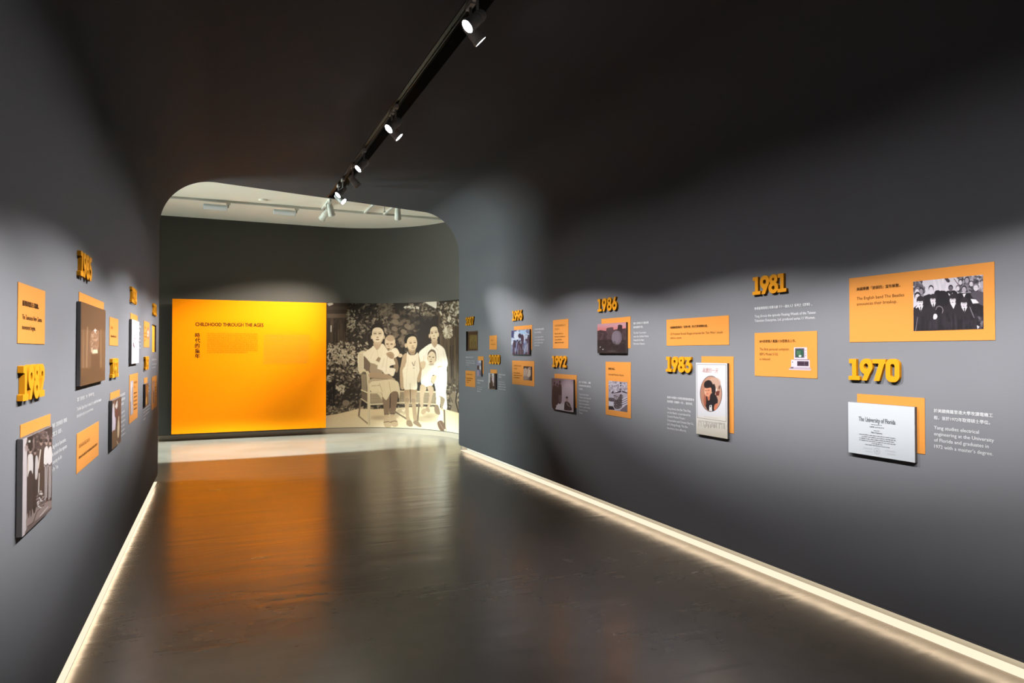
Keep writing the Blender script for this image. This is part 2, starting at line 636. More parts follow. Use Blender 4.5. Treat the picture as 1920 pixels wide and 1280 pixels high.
def build_text():
    cache = {}
    objs = []
    for job in _text_jobs:
        for ln in job[1]:
            key = ln[0]
            if key not in cache:
                c = bpy.data.curves.new('t', 'FONT')
                c.body = ln[0]
                c.resolution_u = 2
                if len(ln) > 7:
                    c.shear = ln[7]
                o = bpy.data.objects.new('t', c)
                COL.objects.link(o)
                cache[key] = o
                objs.append(o)
    bpy.context.view_layer.update()
    dg = bpy.context.evaluated_depsgraph_get()
    geo = {}
    for key, o in cache.items():
        me = bpy.data.meshes.new_from_object(o.evaluated_get(dg))
        v = np.empty(len(me.vertices) * 3)
        me.vertices.foreach_get('co', v)
        geo[key] = (v.reshape(-1, 3), [tuple(p.vertices) for p in me.polygons])
        bpy.data.meshes.remove(me)
    for o in objs:
        c = o.data
        bpy.data.objects.remove(o)
        bpy.data.curves.remove(c)
    for name, lines, m, parent, d, label in _text_jobs:
        V, F = [], []
        n = 0
        for ln in lines:
            txt, size, x, y, wd, al, wt = ln[:7]
            v, f = geo[txt]
            if not len(v):
                continue
            v = v.copy() * size
            x0, x1 = v[:, 0].min(), v[:, 0].max()
            if wd:
                v[:, 0] = (v[:, 0] - x0) * (wd / (x1 - x0))
                x0, x1 = 0, wd
            v[:, 0] += x - (x0 if al == 'L' else (x0 + x1) / 2)
            v[:, 1] += y
            v[:, 2] = d
            # heavier lettering: the same strokes laid again a hair to the side
            for q_, (dx, dy) in enumerate(((-wt, -wt * 0.5), (wt, wt * 0.5), (-wt, wt * 0.5), (wt, -wt * 0.5)) if wt > 0.01 else ((-wt, 0), (wt, 0)) if wt else ((0, 0),)):
                v2 = v.copy()
                v2[:, 0] += dx * size
                v2[:, 1] += dy * size
                v2[:, 2] += q_ * 0.0002
                V.append(v2)
                F += [tuple(i + n for i in p) for p in f]
                n += len(v2)
        o = mesh_obj(name, np.concatenate(V), F, m, parent)
        if label:
            o['label'] = label


def greek(name, rows, m, parent, d, cjk=False):
    """lettering too small to read in the photograph: rows of (x, baseline y, width, size)"""
    V, F = [], []

    def r(x0, y0, x1, y1):
        n = len(V)
        V.extend([(x0, y0, d), (x1, y0, d), (x1, y1, d), (x0, y1, d)])
        F.append((n, n + 1, n + 2, n + 3))
    for x, y, wd, sz in rows:
        e = x + wd
        if cjk:
            while x + sz * 0.8 <= e + 1e-6:
                g = sz * 0.9
                for k in range(4):
                    yy = y + g * (0.02 + 0.28 * k)
                    a, b = random.choice(((0, 1), (0, 0.45), (0.55, 1), (0.1, 0.9)))
                    r(x + g * a, yy, x + g * b, yy + g * 0.13)
                for a in random.sample((0.05, 0.3, 0.5, 0.72, 0.86), 2):
                    r(x + g * a, y, x + g * (a + 0.12), y + g * random.choice((0.6, 0.98)))
                x += sz
        else:
            while x < e - sz * 0.3:
                wl = min(random.choice((2, 3, 4, 5, 6, 7)) * sz * 0.42, e - x)
                k = x
                while k < x + wl - sz * 0.1:
                    h = sz * random.choice((0.45, 0.45, 0.45, 0.66))
                    r(k, y, k + sz * 0.09, y + h)
                    r(k, y + sz * random.choice((0.0, 0.36)), k + sz * 0.3, y + sz * 0.45 * random.choice((0.25, 1.0)) + sz * 0.06)
                    r(k + sz * 0.24, y, k + sz * 0.33, y + sz * 0.45)
                    k += sz * 0.42
                x += wl + sz * 0.22
    return mesh_obj(name, V, F, m, parent)


# ---------------------------------------------------------------- year signs
def seg(X, Y, a, b):
    ax, ay = a
    dx, dy = b[0] - ax, b[1] - ay
    t = np.clip(((X - ax) * dx + (Y - ay) * dy) / (dx * dx + dy * dy), 0, 1)
    return np.hypot(X - ax - t * dx, Y - ay - t * dy)


def bar(X, Y, x0, x1, y0, y1):
    return np.maximum(np.maximum(x0 - X, X - x1), np.maximum(y0 - Y, Y - y1))


def slant(X, Y, a, b, hw):
    """thick straight stroke with horizontal cut ends from a (bottom) to b (top)"""
    (ax, ay), (bx, by) = a, b
    xc = ax + (bx - ax) * (Y - ay) / (by - ay)
    k = math.hypot(1, (bx - ax) / (by - ay))
    return np.maximum((np.abs(X - xc) - hw) / k, np.maximum(ay - Y, Y - by))


def ring(X, Y, cx, cy, rx, ry, th):
    q = np.sqrt(((X - cx) / rx) ** 2 + ((Y - cy) / ry) ** 2)
    return np.maximum((q - 1) * min(rx, ry), (1 - np.sqrt(((X - cx) / (rx - th)) ** 2 + ((Y - cy) / (ry - th)) ** 2)) * (min(rx, ry) - th))


def disc(X, Y, cx, cy, rx, ry):
    return (np.sqrt(((X - cx) / rx) ** 2 + ((Y - cy) / ry) ** 2) - 1) * min(rx, ry)


def digit_field(ch, X, Y):
    mn = np.minimum
    mx = np.maximum
    if ch == '1':
        f = bar(X, Y, 0.20, 0.43, 0, 1)
        f = mn(f, bar(X, Y, 0.0, 0.62, 0, 0.19))
        return mn(f, bar(X, Y, 0.03, 0.43, 0.79, 1))
    if ch == '0':
        def rr(x0, x1, y0, y1, r):
            qx = np.abs(X - (x0 + x1) / 2) - (x1 - x0) / 2 + r
            qy = np.abs(Y - (y0 + y1) / 2) - (y1 - y0) / 2 + r
            return np.hypot(mx(qx, 0), mx(qy, 0)) + mn(mx(qx, qy), 0) - r
        return mx(rr(0, 0.68, -0.02, 1.02, 0.29), -rr(0.235, 0.445, 0.21, 0.79, 0.09))
    if ch in '96':
        if ch == '6':
            X, Y = 0.68 - X, 1 - Y
        f = disc(X, Y, 0.34, 0.655, 0.345, 0.365)
        f = mn(f, slant(X, Y, (0.24, 0.0), (0.545, 0.60), 0.135))
        return mx(f, -disc(X, Y, 0.34, 0.665, 0.115, 0.13))
    if ch == '7':
        f = bar(X, Y, 0.0, 0.68, 0.80, 1)
        return mn(f, slant(X, Y, (0.21, 0), (0.54, 1), 0.14))
    if ch == '8':
        f = mn(disc(X, Y, 0.34, 0.745, 0.30, 0.275), disc(X, Y, 0.34, 0.29, 0.35, 0.31))
        f = mx(f, -disc(X, Y, 0.34, 0.745, 0.085, 0.085))
        return mx(f, -disc(X, Y, 0.34, 0.29, 0.115, 0.105))
    if ch == '3':
        f = ring(X, Y, 0.31, 0.32, 0.35, 0.34, 0.215)
        f = mx(f, -bar(X, Y, -1, 0.22, 0.27, 1))
        f = mn(f, bar(X, Y, 0.03, 0.66, 0.81, 1))
        return mn(f, slant(X, Y, (0.22, 0.48), (0.52, 0.99), 0.135))
    if ch == '2':
        f = ring(X, Y, 0.335, 0.685, 0.335, 0.335, 0.215)
        f = mx(f, -bar(X, Y, -1, 0.36, -1, 0.66))
        f = mx(f, -bar(X, Y, -1, 1, -1, 0.50))
        f = mn(f, slant(X, Y, (0.16, 0.05), (0.545, 0.62), 0.135))
        return mn(f, bar(X, Y, 0.0, 0.68, 0, 0.20))
    if ch == '4':
        f = mn(bar(X, Y, 0.36, 0.58, 0, 1), bar(X, Y, 0, 0.70, 0.19, 0.37))
        return mn(f, mx(slant(X, Y, (0.06, 0.2), (0.45, 1), 0.13), -Y + 0.2))
    if ch == '5':
        f = ring(X, Y, 0.31, 0.325, 0.35, 0.345, 0.215)
        f = mx(f, -bar(X, Y, -1, 0.22, 0.22, 1))
        f = mn(f, bar(X, Y, 0.08, 0.62, 0.81, 1))
        f = mn(f, bar(X, Y, 0.07, 0.27, 0.48, 1))
        return mn(f, bar(X, Y, 0.07, 0.36, 0.47, 0.66))
    raise ValueError(ch)


_digits = {}
DW = {'1': 0.62, '4': 0.70}


def digit_mesh(ch, h=0.122, t=0.0175):
    if ch in _digits:
        return _digits[ch]
    s = 1 / 44.0
    xs = np.arange(-0.08, 0.78, s)
    ys = np.arange(-0.08, 1.09, s)
    X, Y = np.meshgrid(xs, ys)
    f = digit_field(ch, X, Y) + 1e-6
    V, F, ids = [], [], {}

    def vid(key, x, y, z):
        k = (key, z)
        if k not in ids:
            ids[k] = len(V)
            V.append((x * h, y * h, z))
        return ids[k]
    for j in range(len(ys) - 1):
        for i in range(len(xs) - 1):
            c = [(i, j), (i + 1, j), (i + 1, j + 1), (i, j + 1)]
            fv = [f[b, a] for a, b in c]
            if min(fv) > 0:
                continue
            poly = []
            for k in range(4):
                (a, b), (a2, b2) = c[k], c[(k + 1) % 4]
                p, q = fv[k], fv[(k + 1) % 4]
                if p <= 0:
                    poly.append((('c', a, b), xs[a], ys[b], False))
                if (p <= 0) != (q <= 0):
                    u = p / (p - q)
                    key = ('e',) + tuple(sorted(((a, b), (a2, b2))))
                    poly.append((key, xs[a] + (xs[a2] - xs[a]) * u, ys[b] + (ys[b2] - ys[b]) * u, True))
            if len(poly) < 3:
                continue
            F.append(tuple(vid(k, x, y, t) for k, x, y, _ in poly))
            n = len(poly)
            for k in range(n):
                A, B = poly[k], poly[(k + 1) % n]
                if A[3] and B[3]:
                    F.append((vid(B[0], B[1], B[2], t), vid(A[0], A[1], A[2], t), vid(A[0], A[1], A[2], 0), vid(B[0], B[1], B[2], 0)))
    me = bpy.data.meshes.new('digit')
    me.from_pydata(V, [], F)
    me.materials.append(M['year'])
    me.update()
    _digits[ch] = me
    return me


def year_sign(txt, mtx, wd, label):
    e = empty('year_sign', mtx, label, 'year sign', 'amber year numerals on the walls')
    tot = sum(DW.get(c, 0.68) for c in txt)
    gap = (wd / 0.122 - tot) / (len(txt) - 1)
    x = 0.0
    for c in txt:
        o = link(bpy.data.objects.new('digit', digit_mesh(c)), e)
        o.location = (x * 0.122, 0, 0.0005)
        x += DW.get(c, 0.68) + gap
    return e


# ---------------------------------------------------------------- things on the walls
def accent(mtx, wd, ht, label):
    """orange vinyl rectangle behind a picture board"""
    o = bm_obj('orange_panel', box_bm(0, wd, 0, ht, 0.0003, 0.0023), 'orange')
    o.matrix_world = mtx
    return tag(o, label, 'panel', 'orange rectangles behind the picture boards')


def panel(mtx, wd, ht, label, cat='text panel'):
    e = empty('text_panel', mtx, label, cat, 'orange text panels on the walls')
    bm_obj('board', box_bm(0, wd, 0, ht, 0.0003, 0.0023), 'orange', e)
    return e


def board(name, mtx, wd, ht, label, cat='picture board', t=0.02, edge='board_edge'):
    e = empty(name, mtx, label, cat, 'picture boards on the walls')
    bm_obj('backing', box_bm(0, wd, 0, ht, 0.0024, t, 0.0012), edge, e)
    return e


def caption(mtx, label):
    return empty('wall_caption', mtx, label, 'caption', 'white captions on the walls')


CJK, ENG = 0.0209, 0.0254
WB, WT = 0.004, 0.0

# ================================================================ pictures
def tr(ax, ay, k):
    """points traced in an enlarged view, brought to the canvas units"""
    return lambda pts: [(ax + x * k, ay + y * k) for x, y in pts]


def pic_mural():
    c = Cv(40, 0, 1215, 1160, 0.5, (66, 58, 52))
    A, B = tr(45.7, 137.1, 0.3927), tr(594.2, 137.1, 0.3927)
    Cc, D = tr(45.7, 594.2, 0.4642), tr(594.2, 594.2, 0.4644)

    def eA(x, y, rx, ry, col, rot=0, al=1.0):
        c.ell(45.7 + x * .3927, 137.1 + y * .3927, rx * .3927, ry * .3927, col, rot, al)

    def eB(x, y, rx, ry, col, rot=0, al=1.0):
        c.ell(594.2 + x * .3927, 137.1 + y * .3927, rx * .3927, ry * .3927, col, rot, al)

    def eD(x, y, rx, ry, col, rot=0, al=1.0):
        c.ell(594.2 + x * .4644, 594.2 + y * .4644, rx * .4644, ry * .4644, col, rot, al)

    def eC(x, y, rx, ry, col, rot=0, al=1.0):
        c.ell(45.7 + x * .4642, 594.2 + y * .4642, rx * .4642, ry * .4642, col, rot, al)
    dark, mid = (58, 50, 46), (112, 98, 84)
    skin, skin2, pale, white = (218, 198, 170), (172, 148, 122), (226, 212, 188), (242, 234, 220)
    # fence, foliage and trees behind the family
    c.rect(60, 20, 245, 400, (84, 71, 60))
    c.streaks(60, 165, 245, 375, 60, 9, [(98, 84, 70), (70, 59, 50), (110, 95, 80), (62, 52, 45)], 0.6, 0.8)
    c.rect(60, 128, 245, 163, (118, 103, 89))
    c.rect(60, 66, 235, 92, (94, 82, 71))
    c.rect(60, 375, 300, 402, (97, 84, 71))
    c.rect(92, 228, 98, 284, (245, 240, 228))
    c.poly([(60, 40), (110, 30), (112, 50), (75, 62)], (205, 196, 182))
    c.streaks(240, 60, 640, 420, 70, 7, [(52, 46, 44), (84, 74, 66), (70, 62, 56)], 0.5, 0.5)
    c.leaves(230, 30, 620, 330, 320, 13, [(120, 108, 94), (86, 76, 67), (56, 50, 46), (165, 152, 134)], 0.75)
    c.leaves(235, 90, 300, 260, 60, 10, [(205, 194, 174), (178, 166, 146)], 0.85)
    c.leaves(500, 40, 620, 140, 60, 22, [(140, 127, 111), (110, 98, 86)], 0.7, 0.3)
    c.leaves(600, 110, 830, 440, 150, 24, [(104, 92, 80), (78, 69, 61), (126, 112, 97), (60, 53, 48)], 0.75, 0.6)
    for x, y, r in ((752, 238, 30), (718, 282, 28), (648, 200, 30), (640, 258, 28), (690, 352, 22), (716, 380, 20), (655, 150, 28)):
        c.ell(x, y, r, r * 0.72, (140, 126, 110), 0.4, 0.8)
    c.line([(560, 150), (580, 220), (600, 305)], 6, (128, 115, 102))
    c.leaves(730, 20, 1020, 130, 200, 12, [(130, 117, 101), (90, 79, 69), (62, 54, 49), (180, 168, 150)], 0.7)
    c.leaves(725, 62, 860, 82, 26, 8, [(232, 225, 210)], 0.9)
    c.poly([(905, 28), (985, 14), (1000, 40), (993, 84), (960, 66), (930, 50)], (232, 226, 214))
    for k in range(12):
        c.line([(930 + k * 5, 110 + k * 3), (860 + k * 9, 130 + (k % 5) * 14)], 5, (150, 137, 118), 0.7)
    c.line([(850, 60), (920, 50), (985, 85), (1005, 140)], 9, (104, 92, 79))
    c.rect(820, 150, 1010, 440, (62, 54, 50), 0.6, 4)
    # tree trunk on the right
    c.poly([(1030, 60), (1190, 20), (1215, 20), (1215, 985), (1090, 970), (1060, 520), (1020, 330)], (92, 79, 66))
    c.streaks(1030, 200, 1200, 900, 130, 8, [(112, 98, 82), (74, 63, 53), (128, 113, 95), (62, 52, 45)], 0.55, 0.4)
    c.leaves(1030, 30, 1190, 240, 170, 13, [(190, 178, 158), (130, 116, 99), (70, 61, 54), (225, 216, 198)], 0.8)
    c.leaves(1060, 240, 1130, 335, 90, 11, [(222, 212, 192), (168, 154, 134)], 0.8)
    # bush on the left
    c.rect(62, 400, 420, 960, (60, 52, 46), 0.8, 8)
    c.leaves(62, 370, 420, 700, 700, 11, [(150, 136, 117), (112, 99, 85), (58, 50, 45), (196, 183, 162), (80, 70, 61)], 0.85)
    c.leaves(70, 400, 300, 560, 170, 11, [(206, 194, 172), (168, 153, 132)], 0.85)
    c.leaves(62, 680, 360, 960, 330, 11, [(96, 85, 73), (52, 45, 41), (132, 118, 101), (66, 57, 50)], 0.8)
    c.leaves(140, 740, 210, 810, 30, 11, [(200, 187, 165)], 0.8)
    c.leaves(62, 660, 90, 720, 12, 9, [(205, 192, 170)], 0.8)
    c.streaks(62, 700, 130, 930, 16, 10, [(44, 38, 36)], 0.6, 0.6)
    c.leaves(62, 925, 420, 985, 120, 12, [(138, 123, 102), (98, 86, 72), (176, 160, 135)], 0.8)
    c.ell(226, 893, 30, 26, (134, 119, 101))
    c.leaves(400, 880, 1010, 950, 160, 12, [(110, 97, 83), (66, 57, 50), (150, 135, 114)], 0.8)
    c.leaves(1070, 740, 1190, 980, 110, 15, [(120, 106, 90), (66, 57, 50), (168, 152, 131)], 0.8)
    c.poly([(1115, 830), (1150, 800), (1175, 830), (1188, 950), (1185, 980), (1120, 965), (1140, 880)], (132, 116, 98))
    c.line([(1175, 800), (1165, 880), (1188, 975)], 10, (62, 53, 46))
    # ground
    c.poly([(40, 1003), (150, 987), (240, 966), (330, 942), (470, 946), (640, 936), (860, 925), (1010, 925), (1100, 955), (1215, 985), (1215, 1170), (40, 1170)], (214, 192, 158), 1, 1, False)
    c.vgrad(1000, 1160, (214, 192, 158), (236, 220, 190), 0.75)
    for x, y, rx, ry in ((520, 1020, 80, 18), (700, 960, 60, 22), (900, 1030, 90, 26), (640, 1000, 40, 26), (950, 1000, 60, 20)):
        c.ell(x, y, rx, ry, (150, 130, 106), 0, 0.55, 10)
    c.leaves(640, 940, 760, 990, 14, 16, [(226, 206, 172), (180, 160, 132)], 0.7)
    c.line([(640, 965), (780, 1050)], 12, (112, 97, 80))
    # wicker settee
    c.rect(680, 790, 1000, 905, (140, 123, 102))
    for k in range(36):
        c.line([(682 + k * 9, 800), (682 + k * 9, 890)], 4, (196, 178, 148), 0.8)
    for k in range(8):
        c.line([(680, 806 + k * 12), (1000, 806 + k * 12)], 2.5, (92, 78, 66), 0.8)
    c.line([(680, 792), (1010, 800)], 12, (204, 187, 156))
    c.line([(660, 892), (740, 890), (1005, 905)], 11, (204, 187, 156))
    c.line([(850, 900), (838, 1045)], 14, (120, 103, 85))
    c.line([(1066, 950), (1071, 1098)], 13, (112, 95, 78))
    c.poly([(331, 610), (322, 505), (332, 468), (356, 448), (392, 450), (378, 500), (376, 610), (345, 632)], (214, 199, 172))
    for k in range(12):
        for q in range(3):
            c.ell(342 + q * 11, 478 + k * 12, 2, 3, (128, 112, 94))
    c.poly([(376, 500), (432, 545), (434, 625), (378, 605)], (112, 98, 84))
    c.line([(430, 520), (436, 640)], 8, (206, 190, 162))
    c.poly([(352, 640), (404, 650), (404, 795), (362, 775)], (128, 112, 94), 1, 0, False)
    for k in range(5):
        c.line([(360 + k * 9, 645), (362 + k * 9, 790)], 4, (196, 179, 150), 0.8)
    for k in range(12):
        c.line([(356, 648 + k * 12), (402, 652 + k * 12)], 2.5, (86, 73, 62), 0.8)
    c.poly([(360, 795), (408, 815), (408, 890), (358, 858)], (118, 102, 86), 1, 0, False)
    c.poly([(436, 808), (530, 815), (545, 893), (436, 895)], (146, 128, 106), 1, 0, False)
    for k in range(11):
        c.line([(440 + k * 10, 812), (440 + k * 10, 893)], 4.5, (208, 191, 160), 0.85)
    for k in range(7):
        c.line([(437, 818 + k * 12), (540, 818 + k * 12)], 3, (92, 79, 66), 0.8)
    c.line([(350, 870), (336, 1002)], 15, (128, 111, 92))
    c.line([(336, 1006), (424, 1078)], 12, (150, 131, 108))
    c.line([(358, 782), (412, 806)], 11, (206, 190, 160))
    c.line([(354, 856), (414, 896)], 9, (200, 183, 153))
    c.line([(430, 806), (520, 806)], 12, (208, 192, 162))
    c.line([(420, 905), (545, 900)], 12, (208, 192, 162))
    c.line([(348, 632), (366, 612), (396, 612), (414, 640), (420, 760), (424, 1076)], 24, (208, 192, 162))
    c.line([(416, 640), (426, 1076)], 3, (160, 142, 118), 0.7)
    # seated woman
    c.poly(A([(840, 905), (910, 940), (985, 1060), (965, 1215), (870, 1195)]), (126, 108, 92))
    c.poly(A([(1000, 1060), (1150, 1040), (1240, 1120), (1240, 1290), (990, 1290)]), (166, 148, 126))
    c.poly(Cc([(820, 210), (1000, 180), (1250, 180), (1260, 260), (840, 290)]), (178, 160, 135))
    c.poly(A([(825, 860), (900, 790), (1000, 722), (1060, 676), (1130, 768), (1235, 632), (1315, 700), (1400, 850), (1330, 920), (1225, 1010), (1150, 1100), (1080, 1070), (985, 1045), (900, 945)]), pale)
    c.poly(A([(1100, 1000), (1160, 915), (1215, 950), (1180, 1040)]), (158, 139, 117))
    c.line(A([(1135, 770), (1150, 900)]), 2, (182, 164, 140))
    c.poly(A([(1060, 600), (1215, 600), (1200, 700), (1135, 762), (1062, 690)]), (190, 168, 142))
    c.poly(A([(1012, 420), (1012, 280), (1050, 215), (1120, 180), (1200, 192), (1258, 250), (1285, 340), (1280, 430), (1240, 480), (1060, 480)]), dark)
    c.poly(A([(1020, 400), (1040, 320), (1090, 284), (1180, 280), (1245, 325), (1278, 410), (1270, 500), (1235, 590), (1180, 645), (1120, 645), (1060, 600), (1028, 510)]), (224, 206, 180))
    c.poly(A([(1035, 520), (1080, 590), (1200, 590), (1262, 510), (1235, 590), (1180, 645), (1120, 645), (1060, 600)]), (188, 166, 140), 0.75, 2)
    eA(1014, 490, 18, 42, skin)
    eA(1286, 490, 18, 42, (200, 180, 152))
    for x in (1085, 1192):
        eA(x, 414, 44, 16, (158, 136, 114), 0, 0.7)
        eA(x, 410, 34, 8, (74, 60, 52))
        c.line(A([(x - 46, 378), (x + 40, 376)]), 3, (104, 88, 76))
    c.line(A([(1040, 440), (1080, 462), (1125, 440)]), 1.6, (165, 146, 122))
    c.line(A([(1155, 440), (1195, 462), (1240, 440)]), 1.6, (165, 146, 122))
    eA(1140, 492, 26, 13, (152, 126, 106))
    eA(1140, 543, 42, 12, (124, 92, 78))
    c.poly(Cc([(825, 85), (1000, 85), (1160, 118), (1240, 165), (1180, 205), (980, 188), (825, 182)]), skin2)
    c.line(Cc([(830, 180), (1000, 192), (1170, 208)]), 4, (104, 88, 74), 0.8)
    c.poly(Cc([(835, 262), (1000, 235), (1180, 208), (1330, 245), (1368, 330), (1382, 440), (1362, 560), (1340, 450), (1222, 452), (1180, 520), (1130, 592), (1068, 530), (1030, 442), (850, 438)]), (214, 197, 167))
    c.line(Cc([(1180, 260), (1210, 440)]), 5, (170, 151, 124), 0.7)
    c.line(Cc([(1000, 280), (1060, 440)]), 7, (168, 150, 124), 0.6)
    c.line(Cc([(860, 330), (1000, 320)]), 9, (160, 142, 118), 0.6)
    c.poly(Cc([(950, 450), (1030, 445), (1060, 530), (1055, 590), (1000, 510)]), (206, 190, 160))
    c.poly(Cc([(1052, 530), (1130, 592), (1202, 500), (1190, 700), (1170, 870), (1098, 870), (1078, 700)]), (142, 120, 99))
    c.poly(Cc([(1218, 452), (1345, 445), (1325, 640), (1285, 850), (1208, 850), (1212, 640)]), (136, 113, 93))
    c.line(Cc([(1200, 520), (1195, 840)]), 6, (82, 68, 57))
    c.poly(Cc([(1098, 870), (1180, 870), (1232, 1045), (1195, 1095), (1110, 1085), (1082, 1000)]), (192, 167, 136))
    c.poly(Cc([(1210, 870), (1275, 870), (1350, 1030), (1310, 1082), (1240, 1070), (1212, 960)]), (186, 160, 130))
    c.line(Cc([(1088, 1000), (1160, 985), (1222, 1000)]), 7, (128, 106, 86))
    c.line(Cc([(1222, 990), (1280, 975), (1330, 985)]), 7, (128, 106, 86))
    c.line(Cc([(1095, 850), (1180, 850)]), 6, (100, 83, 68))
    c.line(Cc([(1205, 835), (1290, 835)]), 6, (100, 83, 68))
    # infant on her arm
    c.poly(A([(1480, 870), (1560, 960), (1600, 1130), (1570, 1260), (1510, 1200), (1480, 990)]), (150, 129, 106))
    c.poly(A([(1300, 880), (1380, 790), (1480, 735), (1560, 735), (1620, 850), (1560, 920), (1490, 960), (1530, 1080), (1410, 1120), (1400, 1280), (1300, 1290), (1230, 1200), (1138, 1150), (1200, 1000), (1240, 900)]), (228, 215, 193))
    c.poly(Cc([(960, 0), (1270, 0), (1280, 90), (1245, 150), (1165, 100), (1040, 40)]), (230, 217, 196))
    c.line(A([(1360, 900), (1330, 1250)]), 3, (186, 169, 146), 0.8)
    c.line(A([(1290, 950), (1240, 1160)]), 3, (186, 169, 146), 0.8)
    eA(1635, 890, 52, 42, skin)
    c.poly(A([(1330, 850), (1430, 805), (1505, 870), (1480, 965), (1390, 935)]), (176, 152, 126))
    for k in range(4):
        c.line(A([(1350 + k * 22, 850 + k * 28), (1470, 880 + k * 26)]), 2, (118, 98, 82), 0.8)
    eA(1412, 600, 112, 156, (214, 194, 168))
    eA(1425, 510, 95, 68, (168, 147, 124), 0, 0.7)
    eA(1515, 650, 20, 36, (196, 174, 147))
    for x in (1358, 1448):
        eA(x, 640, 32, 20, (150, 127, 106), 0, 0.8)
        eA(x, 642, 20, 6, (88, 72, 62))
    eA(1385, 686, 20, 9, (165, 140, 116))
    eA(1388, 738, 26, 12, (132, 104, 88))
    eA(1400, 760, 60, 22, (182, 160, 134), 0, 0.5)
    # father's shirt and trousers, then the boy in front
    c.poly(B([(640, 840), (760, 722), (920, 625), (985, 722), (1045, 636), (1180, 718), (1232, 850), (1272, 1050), (1250, 1150), (1190, 1150), (1180, 1290), (700, 1290), (640, 1050)]), white)
    c.line(B([(1000, 720), (1060, 780)]), 3, (200, 188, 168))
    c.line(B([(930, 690), (905, 780)]), 3, (206, 194, 174))
    c.line(B([(1130, 980), (1150, 1110)]), 6, (200, 189, 170), 0.7)
    c.line(B([(760, 900), (740, 1060)]), 8, (214, 203, 184), 0.7)
    c.poly(B([(1190, 1150), (1255, 1150), (1240, 1290), (1200, 1290)]), (226, 216, 198))
    eB(1110, 1170, 70, 60, (205, 184, 157))
    c.poly(B([(920, 560), (1042, 550), (1040, 655), (985, 716), (930, 650)]), (188, 166, 139))
    c.poly(B([(882, 420), (884, 300), (905, 235), (960, 196), (1025, 222), (1058, 300), (1062, 380), (1000, 420)]), dark)
    c.poly(B([(890, 380), (905, 300), (950, 262), (1025, 266), (1056, 330), (1062, 440), (1040, 545), (985, 592), (930, 565), (896, 470)]), (222, 205, 178))
    c.poly(B([(900, 480), (950, 550), (1030, 530), (1040, 545), (985, 592), (930, 565)]), (190, 168, 142), 0.7, 2)
    eB(876, 462, 15, 46, skin)
    eB(1072, 432, 14, 48, skin)
    for x, y in ((930, 400), (1016, 384)):
        eB(x, y, 30, 26, (176, 155, 130), 0, 0.6)
        eB(x, y, 20, 8, (62, 50, 45))
        c.line(B([(x - 32, y - 32), (x + 28, y - 36)]), 2.4, (90, 76, 66))
    eB(972, 462, 20, 12, (160, 136, 112))
    eB(976, 520, 36, 10, (134, 106, 90))
    c.poly(D([(830, 230), (880, 10), (1045, 10), (1062, 260), (1045, 450), (1066, 738), (1000, 748), (930, 560), (868, 560), (858, 400)]), (244, 236, 220))
    c.poly(D([(915, 510), (1020, 560), (1010, 660), (970, 760), (940, 640)]), (160, 142, 119))
    c.poly(D([(872, 560), (945, 535), (935, 760), (992, 800), (988, 965), (898, 992), (925, 830), (868, 670)]), (238, 228, 208))
    c.poly(D([(840, 690), (900, 680), (942, 800), (935, 862), (862, 842), (832, 780)]), (142, 120, 99))
    c.poly(D([(892, 992), (980, 968), (1050, 1120), (1040, 1166), (960, 1160), (905, 1085)]), (122, 98, 81))
    c.line(D([(930, 1000), (1000, 1120)]), 6, (160, 134, 112), 0.7)
    eD(1030, 1142, 18, 22, (214, 196, 168))
    # small child on the father's knee
    c.poly(B([(740, 1085), (850, 1065), (930, 1150), (1005, 1060), (1050, 1130), (1010, 1290), (740, 1290)]), (240, 231, 214))
    c.poly(D([(640, 0), (835, 0), (790, 150), (768, 250), (806, 310), (690, 345), (595, 300), (588, 150)]), (242, 234, 218))
    c.poly(B([(640, 1060), (760, 1010), (800, 1060), (760, 1180), (660, 1200)]), skin)
    c.poly(D([(770, 170), (840, 130), (880, 150), (820, 290), (775, 240)]), (196, 174, 147))
    eB(930, 925, 98, 158, (224, 207, 181))
    c.poly(B([(835, 900), (850, 820), (920, 752), (1000, 790), (1024, 900), (1020, 1000), (1000, 860), (930, 800), (870, 840)]), (120, 104, 90))
    eB(838, 950, 14, 34, skin)
    eB(1012, 985, 14, 36, (196, 174, 147))
    for x, y in ((882, 915), (958, 928)):
        eB(x, y, 24, 9, (66, 54, 48))
    eB(912, 972, 16, 8, (168, 144, 120))
    eB(906, 1022, 26, 13, (134, 104, 90))
    eB(920, 1085, 60, 24, (180, 158, 132), 0, 0.7)
    c.poly(D([(572, 320), (650, 312), (692, 380), (645, 480), (628, 700), (582, 735), (568, 560)]), (192, 168, 140))
    c.poly(D([(700, 345), (780, 328), (818, 400), (785, 560), (755, 700), (700, 745), (742, 500)]), (186, 161, 134))
    eD(638, 800, 46, 62, (180, 155, 127), 0.5)
    eD(716, 768, 34, 52, (172, 147, 121), -0.5)
    # standing boy
    c.poly(B([(305, 880), (400, 840), (375, 1000), (325, 1290), (232, 1290), (262, 1050)]), (190, 167, 140))
    c.poly(D([(198, 0), (268, 0), (262, 200), (285, 340), (255, 395), (205, 345)]), (188, 164, 136))
    c.poly(B([(615, 830), (662, 960), (702, 1290), (645, 1290), (622, 1050)]), (188, 164, 137))
    c.poly(D([(545, 0), (600, 0), (582, 180), (552, 265), (508, 205)]), (184, 160, 132))
    c.poly(D([(278, 375), (388, 385), (385, 600), (362, 760), (372, 900), (402, 975), (330, 985), (292, 700)]), (178, 153, 124))
    c.poly(D([(395, 390), (512, 375), (492, 600), (502, 760), (515, 955), (455, 985), (422, 720)]), (172, 147, 119))
    c.line(D([(388, 395), (395, 640)]), 7, (92, 78, 65))
    eD(335, 590, 40, 40, (148, 125, 102), 0, 0.6)
    eD(445, 600, 40, 40, (146, 123, 100), 0, 0.6)
